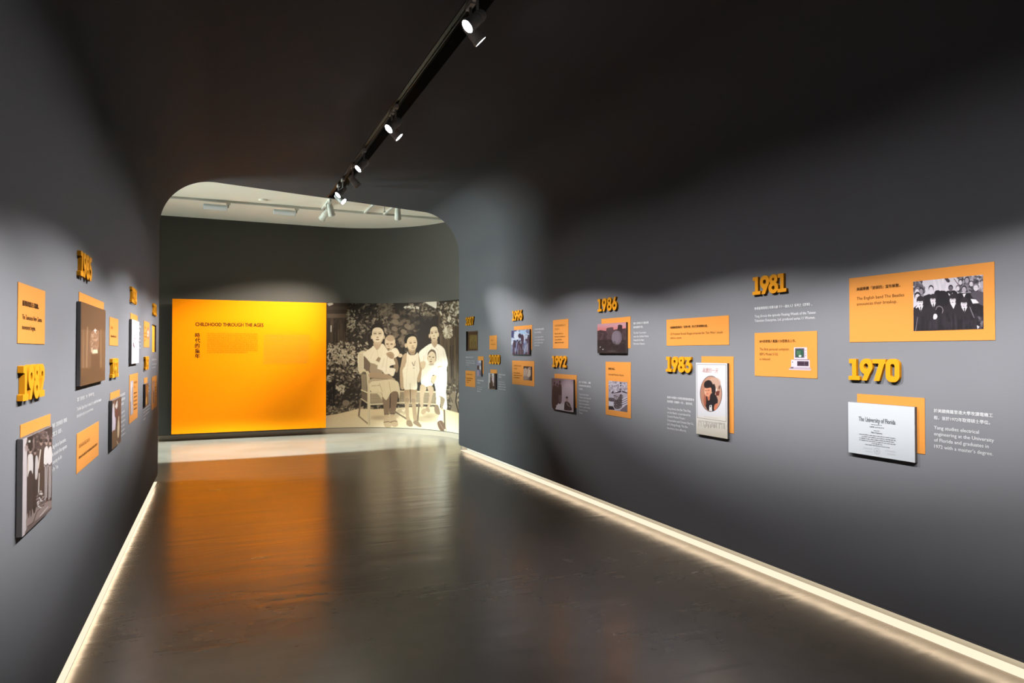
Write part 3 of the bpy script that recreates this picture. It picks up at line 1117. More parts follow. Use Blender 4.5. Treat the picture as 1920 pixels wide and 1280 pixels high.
    c.poly(D([(330, 970), (402, 970), (440, 1058), (390, 1082), (325, 1045)]), (152, 129, 105))
    c.poly(D([(448, 985), (520, 970), (602, 1068), (555, 1087), (452, 1025)]), (148, 125, 102))
    c.poly(B([(398, 808), (440, 872), (560, 872), (618, 825), (642, 1000), (640, 1290), (318, 1290), (372, 1040), (385, 900)]), (231, 219, 197))
    c.poly(D([(268, -10), (550, -10), (512, 200), (512, 382), (390, 392), (278, 385), (262, 200)]), (233, 222, 200))
    c.line(D([(388, 280), (390, 385)]), 3, (178, 160, 136))
    c.line(B([(500, 1040), (532, 1115)]), 5, (96, 82, 70))
    c.line(B([(565, 1010), (545, 1110)]), 4, (110, 95, 82))
    c.line(B([(520, 1165), (552, 1165)]), 4, (120, 104, 90))
    c.poly(B([(430, 760), (562, 750), (560, 850), (500, 880), (440, 840)]), (170, 147, 121))
    c.line(B([(455, 880), (545, 880)]), 4, (110, 94, 78), 0.8)
    c.poly(B([(345, 640), (332, 520), (380, 442), (470, 412), (560, 436), (598, 500), (604, 600), (560, 560), (420, 640)]), (52, 45, 41))
    c.poly(B([(388, 590), (420, 505), (500, 470), (570, 490), (600, 570), (606, 640), (588, 710), (556, 775), (490, 800), (430, 772), (398, 700)]), (216, 196, 167))
    c.poly(B([(400, 700), (460, 765), (560, 750), (556, 775), (490, 800), (430, 772)]), (178, 154, 127), 0.7, 2)
    eB(368, 672, 28, 50, (206, 184, 155))
    for x, y in ((465, 617), (556, 606)):
        eB(x, y, 28, 9, (62, 50, 45))
        c.line(B([(x - 30, y - 34), (x + 24, y - 36)]), 2.4, (120, 102, 86))
    eB(512, 684, 26, 12, (158, 133, 108))
    eB(520, 726, 40, 9, (122, 95, 80))
    # soft folds and shading, then the grain of the enlarged print
    for p, wd in ((A([(1060, 800), (1000, 960)]), 9), (A([(1250, 760), (1230, 900)]), 8), (Cc([(900, 250), (1000, 420)]), 8), (Cc([(1100, 240), (1120, 480)]), 9),
                  (Cc([(1280, 260), (1330, 430)]), 8), (B([(420, 900), (400, 1250)]), 8), (B([(600, 900), (610, 1240)]), 8), (B([(1180, 800), (1220, 1050)]), 9),
                  (B([(840, 720), (780, 980)]), 8), (B([(1060, 760), (1080, 1000)]), 6), (D([(330, 20), (320, 340)]), 7), (D([(460, 20), (470, 340)]), 7),
                  (D([(960, 60), (940, 480)]), 7), (D([(1020, 60), (1030, 640)]), 6), (D([(700, 40), (690, 300)]), 6), (A([(1420, 960), (1440, 1110)]), 6)):
        c.line(p, wd, (196, 178, 152), 0.28)
        c.line([(x + wd * 0.6, y) for x, y in p], wd * 0.5, (250, 244, 232), 0.25)
    k = np.pad(c.a, ((1, 1), (1, 1), (0, 0)), mode='edge')
    c.a = (k[:-2, 1:-1] + k[2:, 1:-1] + k[1:-1, :-2] + k[1:-1, 2:] + 3 * k[1:-1, 1:-1]) / 7
    c.a *= np.array([1.03, 1.0, 0.95])
    c.grain(0.035)
    return c


def head(c, x, y, r, face, hair, asp=1.25):
    c.ell(x, y - r * 0.25, r * 1.05, r * asp * 1.05, hair)
    c.ell(x, y + r * 0.2, r * 0.82, r * asp * 0.9, face)
    c.ell(x - r * 0.35, y, r * 0.2, r * 0.08, hair, 0, 0.8)
    c.ell(x + r * 0.35, y, r * 0.2, r * 0.08, hair, 0, 0.8)
    c.ell(x, y + r * 0.68, r * 0.28, r * 0.09, hair, 0, 0.6)


def pic_crowd():
    """black and white press photograph: four men in dark coats before a crowd"""
    c = Cv(100, 130, 1440, 1210, 0.22, (226, 220, 232))
    K, F_, W_ = (34, 29, 36), (240, 232, 242), (248, 244, 250)
    c.leaves(118, 270, 330, 560, 60, 40, [(90, 84, 96), (170, 162, 176), (60, 54, 64)], 0.8, 0.7)
    c.leaves(980, 180, 1420, 470, 110, 40, [(60, 54, 62), (150, 142, 155), (40, 35, 42), (190, 182, 195)], 0.8, 0.7)
    c.poly([(540, 470), (640, 430), (700, 440), (800, 440), (960, 460), (960, 760), (560, 760)], K)
    for x0, y0, x1, y1 in ((650, 420, 620, 230), (760, 430, 800, 260), (570, 380, 530, 250), (700, 300, 690, 200)):
        c.line([(x0, y0), (x1, y1)], 46, F_)
    c.line([(800, 260), (760, 215)], 60, (70, 62, 74))
    c.line([(905, 220), (985, 330)], 14, (120, 80, 100))
    head(c, 280, 450, 44, (170, 160, 172), K)
    head(c, 845, 395, 42, (120, 110, 122), K)
    head(c, 975, 390, 36, F_, (110, 102, 112))
    head(c, 1020, 280, 36, F_, K)
    head(c, 1135, 240, 40, (190, 180, 194), K)
    head(c, 1210, 310, 36, F_, (100, 92, 104))
    head(c, 475, 410, 48, F_, K)
    head(c, 1085, 410, 44, (200, 190, 202), K)
    head(c, 1290, 380, 46, F_, (150, 142, 154))
    head(c, 200, 460, 50, F_, (130, 122, 134))
    c.poly([(330, 540), (440, 500), (540, 540), (600, 480), (720, 460), (900, 520), (1000, 480), (1200, 480), (1320, 440), (1425, 470), (1425, 1160), (130, 1190), (130, 760), (300, 640)], K, 1, 0, False)
    c.poly([(1210, 480), (1300, 450), (1420, 480), (1420, 720), (1230, 560)], (92, 84, 96))
    c.poly([(800, 480), (850, 520), (880, 470), (870, 560), (820, 530)], W_)
    c.poly([(1060, 500), (1120, 490), (1085, 560)], W_)
    head(c, 210, 560, 62, F_, K)
    c.streaks(150, 700, 1420, 1150, 120, 30, [(58, 51, 60), (34, 29, 36), (66, 58, 68)], 0.4, 0.4)
    for x, y, r, tx in ((270, 640, 80, 1), (520, 590, 72, 1), (890, 590, 76, 0), (1090, 660, 76, 1)):
        c.poly([(x - 2.0 * r, y + 3.2 * r), (x - 1.5 * r, y + 1.6 * r), (x, y + 1.0 * r), (x + 1.5 * r, y + 1.6 * r), (x + 2.1 * r, y + 3.2 * r)], (46, 39, 47))
        c.poly([(x - 0.7 * r, y + 1.0 * r), (x + 0.7 * r, y + 0.9 * r), (x + 0.1 * r, y + 2.4 * r)], W_, 1, 0, False)
        if tx:
            c.line([(x + 2, y + 1.3 * r), (x + 6, y + 2.2 * r)], 20, (40, 34, 42))
        c.ell(x, y - r * 0.3, r * 1.0, r * 1.0, (52, 44, 52))
        c.ell(x - 8, y + r * 0.35, r * 0.7, r * 0.85, F_)
        c.ell(x - 8, y - r * 0.42, r * 0.85, r * 0.42, (48, 40, 48))
        c.ell(x - 8, y + r * 0.82, r * 0.22, r * 0.08, (110, 80, 95))
        c.line([(x - r * 0.42, y + r * 0.18), (x - r * 0.2, y + r * 0.18)], 10, (60, 50, 60))
        c.line([(x + r * 0.05, y + r * 0.18), (x + r * 0.28, y + r * 0.18)], 10, (60, 50, 60))
    c.ell(635, 800, 78, 84, (52, 42, 48))
    c.ell(630, 815, 60, 62, (34, 28, 34))
    c.line([(570, 790), (590, 740), (640, 722), (690, 750), (705, 800), (690, 850)], 12, (150, 140, 152))
    c.poly([(525, 960), (530, 880), (570, 865), (600, 910), (575, 960)], F_)
    c.poly([(1200, 590), (1290, 600), (1345, 665), (1240, 675)], W_, 1, 0, False)
    c.poly([(170, 755), (215, 700), (225, 740), (190, 770)], F_)
    c.line([(1185, 735), (1260, 930)], 12, (150, 140, 152))
    c.line([(215, 930), (175, 1185)], 9, (150, 140, 152))
    c.leaves(1345, 880, 1420, 1130, 12, 40, [(130, 122, 134), (80, 72, 84)], 0.8)
    c.poly([(1310, 1070), (1350, 1100), (1320, 1140)], W_)
    c.grain(0.05)
    return c


def pic_computer():
    c = Cv(900, 460, 1430, 1000, 0.35, (255, 255, 255))
    c.a[:] = np.array(ORANGE_RGB) / 0.8 / PRINT_TONE
    wh, lg = (226, 214, 226), (186, 170, 186)
    c.poly([(930, 960), (1000, 885), (1380, 885), (1412, 950), (1390, 972), (945, 968)], lg, 1, 0, False)
    c.poly([(965, 935), (1010, 890), (1050, 890), (1030, 935)], (104, 86, 104), 1, 0, False)
    c.line([(940, 962), (1400, 962)], 12, wh)
    for k in range(14):
        c.line([(1060 + k * 22, 895), (1060 + k * 22, 935)], 9, (206, 192, 206))
    c.rect(988, 752, 1382, 905, wh)
    c.rect(1118, 778, 1358, 882, (72, 52, 70))
    c.rect(1270, 778, 1276, 882, (150, 130, 148))
    c.line([(1130, 830), (1250, 830)], 10, (40, 30, 40))
    c.line([(1285, 830), (1350, 830)], 10, (34, 26, 34))
    c.ell(1018, 802, 12, 12, (70, 50, 70))
    c.rect(1060, 735, 1370, 756, (150, 132, 148))
    c.poly([(1050, 485), (1325, 485), (1332, 738), (1052, 738)], wh, 1, 0, False)
    c.rect(1075, 505, 1270, 705, (96, 78, 96))
    c.ell(1170, 612, 92, 92, (46, 76, 66))
    c.rect(1100, 530, 1245, 690, (52, 92, 76), 0.85, 2)
    c.rect(1110, 560, 1190, 640, (96, 140, 96), 0.6, 3)
    c.ell(1180, 670, 30, 24, (210, 222, 214))
    for y in (545, 600, 640, 660):
        c.rect(1285, y, 1310, y + 12, (150, 130, 148))
    return c


def pic_poster():
    """cinema handbill: white sheet, thin frame, oval portrait"""
    c = Cv(20, 50, 560, 1250, 0.3, (226, 226, 232))
    c.vgrad(880, 1250, (232, 228, 222), (206, 198, 180))
    c.line([(58, 102), (493, 110), (495, 962), (60, 902), (58, 102)], 5, (70, 52, 50))
    c.ell(272, 545, 166, 270, (60, 40, 38))
    c2 = (196, 150, 128)
    c.ell(272, 545, 158, 262, c2)
    c.ell(180, 520, 62, 180, (176, 120, 96), 0, 0.7, 4)
    c.ell(330, 380, 90, 80, (206, 170, 150), 0, 0.8, 4)
    c.poly([(345, 510), (404, 500), (392, 572), (350, 575)], (108, 52, 40))
    c.ell(352, 486, 12, 24, (222, 214, 204))
    c.ell(396, 450, 8, 30, (60, 42, 40))
    c.poly([(300, 420), (325, 400), (345, 470), (330, 560), (290, 540)], (46, 34, 36))
    c.poly([(190, 700), (200, 580), (270, 540), (340, 560), (376, 640), (362, 720), (330, 790), (270, 806), (215, 780)], (38, 30, 34))
    c.poly([(215, 570), (262, 560), (256, 640), (230, 650)], (190, 112, 86))
    c.poly([(178, 480), (195, 430), (250, 425), (278, 470), (274, 540), (240, 590), (208, 575), (186, 530)], (222, 150, 118))
    c.poly([(190, 460), (205, 590), (185, 560), (172, 500)], (240, 186, 156), 0.8, 1)
    c.poly([(170, 440), (172, 380), (220, 344), (270, 350), (304, 410), (306, 480), (286, 520), (276, 455), (215, 462), (186, 455)], (36, 28, 30))
    c.line([(182, 500), (206, 496)], 8, (70, 36, 32))
    c.line([(226, 494), (250, 492)], 8, (70, 36, 32))
    c.line([(206, 548), (228, 546)], 8, (150, 60, 50))
    c.poly([(165, 700), (170, 570), (190, 560), (200, 640), (190, 740)], (168, 96, 72))
    c.poly([(318, 780), (330, 710), (368, 690), (372, 730), (345, 790)], (206, 124, 92))
    c.poly([(245, 800), (250, 720), (285, 712), (292, 806)], (228, 224, 222))
    c.ell(264, 735, 9, 12, (60, 48, 50))
    x = 80
    k = 0
    while x < 480:
        n = random.choice((2, 2, 3, 4, 8)) if k % 3 else 9
        y0 = 940 + (x - 80) * 0.12
        for q in range(n):
            c.rect(x, y0 + q * 10, x + 8, y0 + q * 10 + 7, (112, 104, 98) if x < 330 else (70, 62, 60), 0.75)
        x += 13
        k += 1
    for x in (178, 230, 262, 322):
        c.rect(x, 1005, x + 8, 1060, (110, 100, 92), 0.8)
    c.line([(172, 886), (372, 914)], 5, (150, 135, 125), 0.6)
    return c


def pic_sunset():
    c = Cv(1260, 300, 1570, 620, 0.7, (48, 36, 38))
    c.vgrad(300, 420, (206, 150, 158), (206, 112, 112))
    c.vgrad(330, 372, (198, 158, 170), (214, 128, 128))
    c.poly([(1280, 395), (1310, 385), (1365, 395), (1370, 368), (1400, 362), (1430, 360), (1434, 385), (1470, 378), (1476, 340), (1495, 335), (1512, 345), (1512, 375), (1545, 370), (1550, 610), (1270, 610), (1275, 400)], (70, 50, 54), 1, 0, False)
    c.rect(1372, 366, 1432, 470, (92, 70, 74))
    c.rect(1474, 342, 1512, 470, (54, 36, 42))
    c.leaves(1275, 400, 1545, 480, 140, 8, [(84, 62, 64), (58, 42, 46), (104, 80, 82)], 0.7, 0.6)
    for k in range(6):
        c.line([(1380 + k * 9, 380), (1380 + k * 9, 460)], 2, (66, 48, 52), 0.8)
    c.rect(1270, 480, 1550, 612, (40, 32, 33), 0.85, 4)
    c.ell(1462, 458, 46, 66, (112, 100, 112))
    c.ell(1454, 452, 34, 56, (128, 116, 128), 0, 0.8, 4)
    for k in range(5):
        c.line([(1424 + k * 19, 405), (1422 + k * 19, 510)], 1.5, (96, 84, 96), 0.6)
    c.leaves(1275, 490, 1545, 605, 120, 8, [(58, 46, 46), (34, 27, 28), (74, 60, 58)], 0.6, 0.5)
    c.ell(1308, 545, 6, 4, (226, 220, 214))
    c.ell(1334, 566, 6, 4, (220, 214, 208))
    c.ell(1420, 585, 40, 10, (92, 80, 78), 0, 0.5, 3)
    c.grain(0.04)
    return c


def pic_aerial():
    c = Cv(110, 380, 570, 1100, 0.35, (176, 168, 182))
    c.leaves(130, 400, 550, 640, 200, 18, [(150, 142, 158), (196, 190, 204), (122, 112, 128), (214, 208, 220)], 0.8, 0.5)
    for y in (445, 500, 575):
        c.ell(404, y, 16, 16, (60, 50, 62))
    c.poly([(200, 670), (240, 610), (260, 660), (400, 605), (410, 640), (300, 665)], (56, 44, 56))
    c.poly([(430, 600), (545, 640), (545, 665), (440, 640)], (62, 52, 64))
    c.poly([(250, 700), (330, 670), (400, 690), (340, 790), (260, 760)], (166, 154, 168))
    c.poly([(135, 770), (260, 775), (310, 830), (260, 860), (140, 830)], (86, 74, 84))
    c.poly([(260, 830), (340, 790), (400, 680), (440, 720), (450, 880), (400, 990), (280, 1000), (250, 900)], (72, 60, 66))
    c.leaves(255, 700, 450, 1000, 180, 12, [(110, 98, 104), (44, 35, 40), (150, 140, 148), (66, 54, 60)], 0.85, 0.5)
    c.poly([(140, 850), (235, 850), (240, 940), (140, 945)], (206, 204, 218))
    c.poly([(135, 945), (240, 950), (270, 1025), (135, 1020)], (42, 34, 40))
    for k in range(4):
        c.line([(440, 800 + k * 45), (550, 735 + k * 50)], 22, (206, 200, 214))
        c.line([(445, 822 + k * 45), (550, 758 + k * 50)], 12, (84, 74, 86))
    c.poly([(390, 1030), (545, 900), (550, 1080), (400, 1050)], (112, 100, 110))
    c.line([(270, 1040), (400, 1000), (545, 880)], 16, (206, 200, 212))
    c.line([(250, 850), (245, 960), (300, 1030)], 12, (196, 190, 204))
    c.grain(0.06)
    return c


def pic_stage():
    c = Cv(70, 765, 360, 1190, 0.6, (150, 120, 128))
    c.vgrad(765, 1190, (112, 82, 90), (196, 178, 190))
    c.ell(280, 1000, 90, 200, (206, 186, 198), 0, 0.8, 30)
    c.ell(160, 1130, 120, 60, (222, 212, 224), 0, 0.9, 20)
    c.rect(80, 780, 130, 1140, (90, 62, 68), 0.5, 10)
    for x, y, h, w2 in ((122, 840, 280, 26), (153, 855, 220, 17), (186, 825, 235, 21)):
        c.poly([(x - w2, y + h), (x - w2 * 0.95, y + 60), (x - w2 * 0.4, y + 30), (x + w2 * 0.4, y + 30), (x + w2, y + 60), (x + w2 * 0.9, y + h)], (62, 38, 40))
        c.ell(x, y + 12, 10, 20, (92, 62, 62))
        c.ell(x, y, 10, 12, (40, 26, 28))
    c.poly([(170, 980), (205, 980), (200, 1062), (176, 1058)], (104, 82, 84))
    c.poly([(236, 1130), (240, 1070), (256, 1048), (290, 1062), (312, 1110), (320, 1150), (240, 1150)], (58, 36, 40))
    c.ell(268, 1024, 13, 24, (176, 146, 146))
    c.ell(266, 1004, 14, 12, (40, 26, 30))
    c.line([(265, 1065), (275, 1090), (300, 1110)], 6, (180, 150, 150))
    c.line([(85, 1142), (340, 1178)], 6, (214, 200, 206))
    c.grain(0.04)
    return c


def pic_blue():
    c = Cv(40, 270, 660, 1060, 0.25, (96, 112, 160))
    c.leaves(60, 300, 620, 700, 90, 60, [(190, 206, 232), (226, 234, 246), (70, 86, 140), (120, 140, 188)], 0.8, 0.7)
    c.rect(330, 300, 505, 425, (168, 200, 232))
    c.rect(60, 310, 140, 520, (60, 64, 116))
    c.poly([(150, 340), (290, 330), (290, 560), (160, 600)], (220, 230, 244), 0.8)
    c.poly([(430, 460), (520, 450), (520, 720), (450, 700)], (196, 204, 226), 0.8)
    for x, y, r, h in ((150, 620, 36, 400), (205, 640, 30, 400), (255, 610, 30, 300), (510, 600, 34, 420), (575, 480, 36, 540), (110, 900, 40, 160), (520, 940, 46, 120)):
        c.poly([(x - r * 1.5, y + h), (x - r, y + 60), (x, y + 30), (x + r, y + 60), (x + r * 1.4, y + h)], random.choice([(56, 52, 96), (70, 50, 70), (130, 140, 180), (86, 92, 140)]))
        c.ell(x, y, r * 0.7, r, (44, 38, 60))
    c.poly([(250, 1050), (240, 760), (275, 640), (330, 600), (410, 640), (430, 800), (420, 1050)], (62, 40, 58))
    c.ell(320, 470, 48, 70, (50, 32, 60))
    c.ell(395, 540, 46, 110, (66, 40, 66))
    c.ell(350, 665, 30, 48, (130, 134, 152))
    c.poly([(440, 870), (560, 680), (560, 960), (470, 960)], (190, 206, 230), 0.8)
    c.streaks(60, 650, 610, 1040, 90, 14, [(44, 36, 70), (190, 200, 226), (110, 60, 80), (70, 70, 120)], 0.55, 0.4)
    c.rect(270, 900, 430, 1050, (84, 56, 46), 0.6, 6)
    return c


def pic_sheep():
    c = Cv(300, 860, 460, 1100, 0.5, (84, 62, 56))
    c.rect(315, 875, 440, 930, (66, 48, 44))
    c.ell(345, 985, 42, 85, (196, 172, 156))
    c.ell(395, 960, 34, 75, (214, 192, 174), 0.2)
    c.ell(350, 1050, 50, 40, (150, 128, 124), 0, 0.8, 4)
    c.ell(405, 910, 16, 18, (176, 140, 126))
    c.line([(366, 905), (378, 940), (360, 1000)], 6, (110, 84, 76))
    c.rect(418, 880, 440, 1085, (50, 38, 38))
    return c


def pic_couple():
    c = Cv(1060, 170, 1400, 870, 0.25, (214, 208, 208))
    c.rect(1320, 180, 1400, 870, (52, 32, 30))
    c.poly([(1110, 840), (1110, 600), (1160, 560), (1230, 480), (1330, 560), (1330, 870)], (64, 44, 34))
    c.poly([(1150, 580), (1155, 350), (1185, 300), (1240, 320), (1225, 480), (1180, 560)], (66, 46, 46))
    c.ell(1187, 255, 30, 44, (46, 32, 34))
    c.ell(1245, 345, 40, 48, (212, 172, 166))
    c.poly([(1225, 470), (1230, 380), (1290, 360), (1320, 450), (1315, 620), (1290, 700), (1262, 560)], (210, 190, 200))
    c.line([(1275, 470), (1305, 690)], 20, (220, 206, 196))
    c.leaves(1120, 600, 1320, 830, 30, 26, [(82, 58, 44), (52, 36, 30)], 0.6)
    c.ell(1240, 820, 20, 14, (206, 176, 150))
    c.ell(1320, 835, 18, 14, (206, 176, 150))
    c.rect(1085, 210, 1110, 800, (196, 190, 192))
    return c


def pic_street():
    c = Cv(265, 750, 350, 1015, 0.6, (150, 146, 172))
    c.rect(278, 840, 312, 910, (70, 48, 48))
    c.rect(272, 905, 345, 1000, (146, 146, 178))
    c.ell(326, 880, 12, 40, (226, 222, 220))
    c.line([(322, 900), (326, 985)], 10, (70, 54, 60))
    c.rect(300, 765, 345, 800, (206, 206, 214))
    c.rect(283, 930, 300, 990, (196, 160, 160))
    c.rect(338, 765, 350, 1010, (46, 46, 66))
    return c


def pic_olive():
    c = Cv(130, 310, 300, 630, 0.5, (86, 60, 32))
    c.rect(158, 365, 262, 600, (128, 106, 52))
    c.rect(165, 372, 256, 470, (140, 118, 60))
    for x, y0, y1 in ((172, 430, 580), (196, 400, 580), (218, 460, 585), (246, 380, 575)):
        c.rect(x, y0, x + 7, y1, (164, 142, 76))
    for x, y0, y1 in ((182, 470, 580), (205, 440, 585), (230, 480, 590)):
        c.rect(x, y0, x + 9, y1, (92, 70, 34))
    c.rect(140, 330, 290, 352, (78, 52, 28))
    c.line([(160, 340), (150, 600)], 5, (106, 76, 40))
    c.line([(270, 340), (276, 600)], 5, (106, 76, 40))
    return c


def pic_boys():
    """sepia photograph of people in white shirts standing in a row"""
    c = Cv(95, 180, 395, 1230, 0.5, (84, 66, 62))
    c.poly([(100, 300), (140, 285), (140, 1200), (100, 1210)], (206, 196, 198), 1, 0, False)
    c.leaves(145, 220, 385, 420, 110, 22, [(120, 98, 92), (62, 46, 44), (160, 138, 132), (84, 64, 60)], 0.8, 0.6)
    c.streaks(145, 250, 385, 900, 60, 12, [(66, 50, 48), (104, 84, 78), (50, 38, 36)], 0.55, 0.5)
    c.poly([(145, 295), (190, 285), (190, 400), (150, 405)], (48, 36, 34))
    c.rect(152, 325, 168, 345, (220, 214, 210))
    c.poly([(146, 1000), (240, 950), (385, 900), (385, 1000), (260, 1080), (150, 1170)], (150, 132, 128))
    c.poly([(146, 1130), (250, 1060), (385, 960), (385, 1010), (150, 1200)], (112, 96, 94))
    # people
    c.poly([(146, 660), (148, 480), (162, 455), (180, 455), (192, 490), (190, 650)], (216, 208, 206))
    c.poly([(150, 650), (190, 640), (186, 1000), (172, 1005), (170, 760), (166, 1010), (152, 1005)], (70, 54, 50))
    c.ell(170, 428, 11, 24, (176, 148, 138))
    c.ell(170, 412, 12, 16, (48, 36, 34))
    c.line([(150, 500), (146, 640)], 9, (196, 178, 170))
    c.poly([(192, 960), (196, 520), (206, 470), (222, 480), (228, 560), (222, 960)], (62, 47, 44))
    c.ell(210, 440, 10, 23, (170, 142, 132))
    c.ell(210, 425, 11, 15, (46, 34, 32))
    c.poly([(212, 680), (214, 500), (226, 470), (240, 520), (234, 670)], (200, 192, 192))
    c.poly([(240, 820), (244, 470), (266, 400), (288, 440), (296, 560), (290, 830)], (82, 62, 52))
    c.line([(262, 420), (240, 590)], 12, (206, 190, 180))
    c.line([(250, 640), (246, 820)], 9, (200, 192, 188))
    c.ell(266, 352, 13, 26, (170, 140, 128))
    c.ell(265, 335, 13, 18, (52, 38, 36))
    for x, w2 in ((318, 21), (358, 19)):
        c.poly([(x - w2, 580), (x - w2, 430), (x - 6, 390), (x + 8, 385), (x + w2, 420), (x + w2, 560)], (226, 218, 216))
        c.ell(x, 350, 12, 26, (180, 150, 140))
        c.ell(x, 332, 12, 18, (52, 38, 36))
        c.poly([(x - w2 * 0.9, 575), (x + w2 * 0.9, 555), (x + w2 * 0.6, 880), (x - w2 * 0.5, 910)], (104, 84, 80))
        c.line([(x - 8, 580), (x - 8, 890)], 7, (206, 198, 198))
        c.line([(x + 9, 570), (x + 7, 870)], 7, (206, 198, 198))
        c.line([(x - w2, 560), (x, 570), (x + w2, 545)], 10, (92, 70, 66))
    c.leaves(235, 810, 310, 960, 60, 12, [(222, 214, 212), (150, 134, 132), (92, 76, 72)], 0.85)
    c.line([(150, 1120), (200, 1090), (230, 1000), (262, 970)], 7, (70, 54, 54))
    c.line([(262, 1040), (340, 960)], 8, (206, 196, 196))
    c.grain(0.05)
    return c


def pic_brown():
    c = Cv(80, 490, 310, 1230, 0.6, (110, 76, 48))
    c.vgrad(490, 1230, (112, 80, 52), (104, 72, 40))
    c.rect(93, 740, 170, 1060, (140, 104, 72), 0.5, 6)
    c.rect(240, 740, 298, 1060, (136, 100, 66), 0.5, 6)
    c.line([(140, 720), (136, 1050)], 10, (166, 130, 94), 0.7)
    c.line([(110, 740), (112, 1050)], 8, (158, 120, 84), 0.6)
    c.line([(252, 740), (256, 1050)], 9, (160, 122, 84), 0.6)
    c.poly([(165, 930), (170, 760), (232, 745), (236, 830), (222, 930)], (150, 112, 84))
    c.leaves(168, 770, 225, 930, 50, 9, [(176, 138, 106), (128, 92, 66), (196, 160, 128)], 0.7)
    c.poly([(172, 925), (172, 890), (180, 890), (182, 925)], (206, 180, 150))
    c.poly([(180, 935), (186, 905), (222, 905), (226, 935)], (228, 210, 176))
    c.line([(202, 730), (202, 765)], 5, (250, 240, 222))
    c.line([(192, 744), (212, 742)], 5, (250, 240, 222))
    c.ell(202, 744, 7, 8, (250, 240, 222))
    c.rect(93, 1060, 298, 1230, (106, 74, 40), 0.7, 4)
    c.poly([(95, 1130), (130, 1120), (125, 1200), (95, 1205)], (96, 64, 36), 0.7)
    return c


def pic_pair():
    c = Cv(560, 170, 700, 895, 0.5, (104, 72, 58))
    c.streaks(568, 190, 690, 700, 40, 10, [(84, 56, 46), (134, 96, 76), (70, 46, 38)], 0.6, 0.5)
    c.poly([(570, 640), (572, 300), (590, 270), (600, 420), (614, 470), (606, 620)], (206, 196, 210))
    c.ell(585, 290, 10, 28, (206, 190, 176))
    c.poly([(600, 300), (632, 220), (640, 300), (626, 340)], (206, 196, 186))
    c.poly([(612, 420), (618, 340), (640, 330), (640, 450)], (120, 60, 48))
    c.poly([(638, 700), (640, 520), (656, 470), (668, 560), (660, 700)], (206, 184, 150))
    c.ell(655, 460, 9, 26, (190, 150, 120))
    c.poly([(570, 870), (572, 640), (610, 620), (640, 700), (640, 800)], (112, 82, 56))
    c.line([(630, 760), (650, 800)], 9, (214, 196, 170))
    return c


def pic_script():
    c = Cv(228, 345, 310, 760, 1.0, (226, 222, 232))
    for k in range(9):
        c.line([(243, 372 + k * 9), (262 + (k % 3) * 5, 376 + k * 9)], 2.5, (150, 140, 156))
    for k in range(46):
        x, y = 245 + 50 * random.random(), 470 + 140 * random.random()
        c.line([(x, y), (x + 8 * random.random(), y + 14 * random.random())], 2.6, random.choice([(120, 70, 80), (190, 90, 100), (70, 60, 70)]), 0.85)
    c.line([(252, 560), (256, 602)], 5, (40, 34, 40))
    c.line([(243, 690), (262, 694)], 2, (150, 140, 156))
    return c


def pic_small(kind):
    if kind == 'pale':
        c = Cv(0, 0, 40, 100, 2, (186, 178, 186))
        c.ell(16, 18, 10, 16, (222, 216, 220))
        c.poly([(2, 95), (6, 40), (22, 30), (32, 60), (28, 98)], (206, 200, 206))
        c.line([(4, 60), (8, 98)], 7, (112, 84, 80))
        c.line([(30, 20), (34, 70)], 6, (120, 104, 106))
        return c
    if kind == 'amber':
        c = Cv(0, 0, 60, 100, 2, (116, 70, 24))
        c.ell(30, 40, 22, 34, (156, 96, 36), 0, 1, 6)
        c.ell(22, 78, 14, 18, (226, 176, 90))
        c.ell(40, 70, 10, 26, (72, 44, 22))
        c.line([(46, 20), (50, 90)], 6, (206, 150, 70))
        return c
    c = Cv(0, 0, 40, 100, 2, (150, 120, 116))
    c.ell(20, 30, 14, 24, (196, 150, 136))
    c.ell(18, 70, 14, 30, (112, 92, 98))
    c.line([(30, 10), (28, 90)], 5, (206, 170, 120))
    return c


# ================================================================ right wall
BO = 0.016                                # stroke weight added to the bold lines


def zh(t, x, y, wd=None, size=CJK):
    return (t, size, x, y, wd, 'L', BO)


def en(t, x, y, wd=None, size=ENG):
    return (t, size, x, y, wd, 'L', 0.009)


# --- 1970
e = panel(on_right(2.887, 1.555), 0.815, 0.374, 'wide orange panel with a black and white crowd photograph, above the 1970 sign')
text_block('heading', [zh('美國樂團「披頭四」宣布解散。', 0.051, 0.298, 0.275)], 'brown_ink', e, 0.0027)
text_block('body_text', [en('The English band The Beatles', 0.051, 0.243, 0.298), en('announces their breakup.', 0.051, 0.211, 0.255)], 'brown_ink', e, 0.0027)
p = flat_print('photograph', pic_crowd(), [(118, 278), (1412, 145), (1422, 1140), (135, 1188)], 0.3615, 0.263, 0.401, 0.054, 0.003, e, 230, 170, 0.72)
p['label'] = 'black and white crowd photograph'
year_sign('1970', on_right(2.883, 1.336), 0.324, 'amber 1970 numerals above the white diploma')
accent(on_right(2.839, 0.964), 0.411, 0.293, 'orange rectangle behind the white diploma')
e = board('diploma_board', on_right(2.885, 0.914), 0.414, 0.294, 'white university diploma board under the 1970 sign', 'diploma')
o = bm_obj('sheet', box_bm(0.0005, 0.4135, 0.0005, 0.2935, 0.0195, 0.0207), mat('pale diploma sheet', (0.175, 0.187, 0.2), 0.5), e)
DI = 0.0212
text_block('title', [('The University of Florida', 0.036, 0.187, 0.190, 0.231, 'C', 0.022)], 'diploma_ink', e, DI)
text_block('diploma_text', [('Master of Engineering', 0.012, 0.187, 0.129, 0.069, 'C', 0.012)], 'diploma_ink', e, DI)
greek('name_lines', [(0.154, 0.175, 0.067, 0.009), (0.143, 0.160, 0.089, 0.013), (0.17, 0.142, 0.035, 0.009)], 'diploma_ink', e, DI)
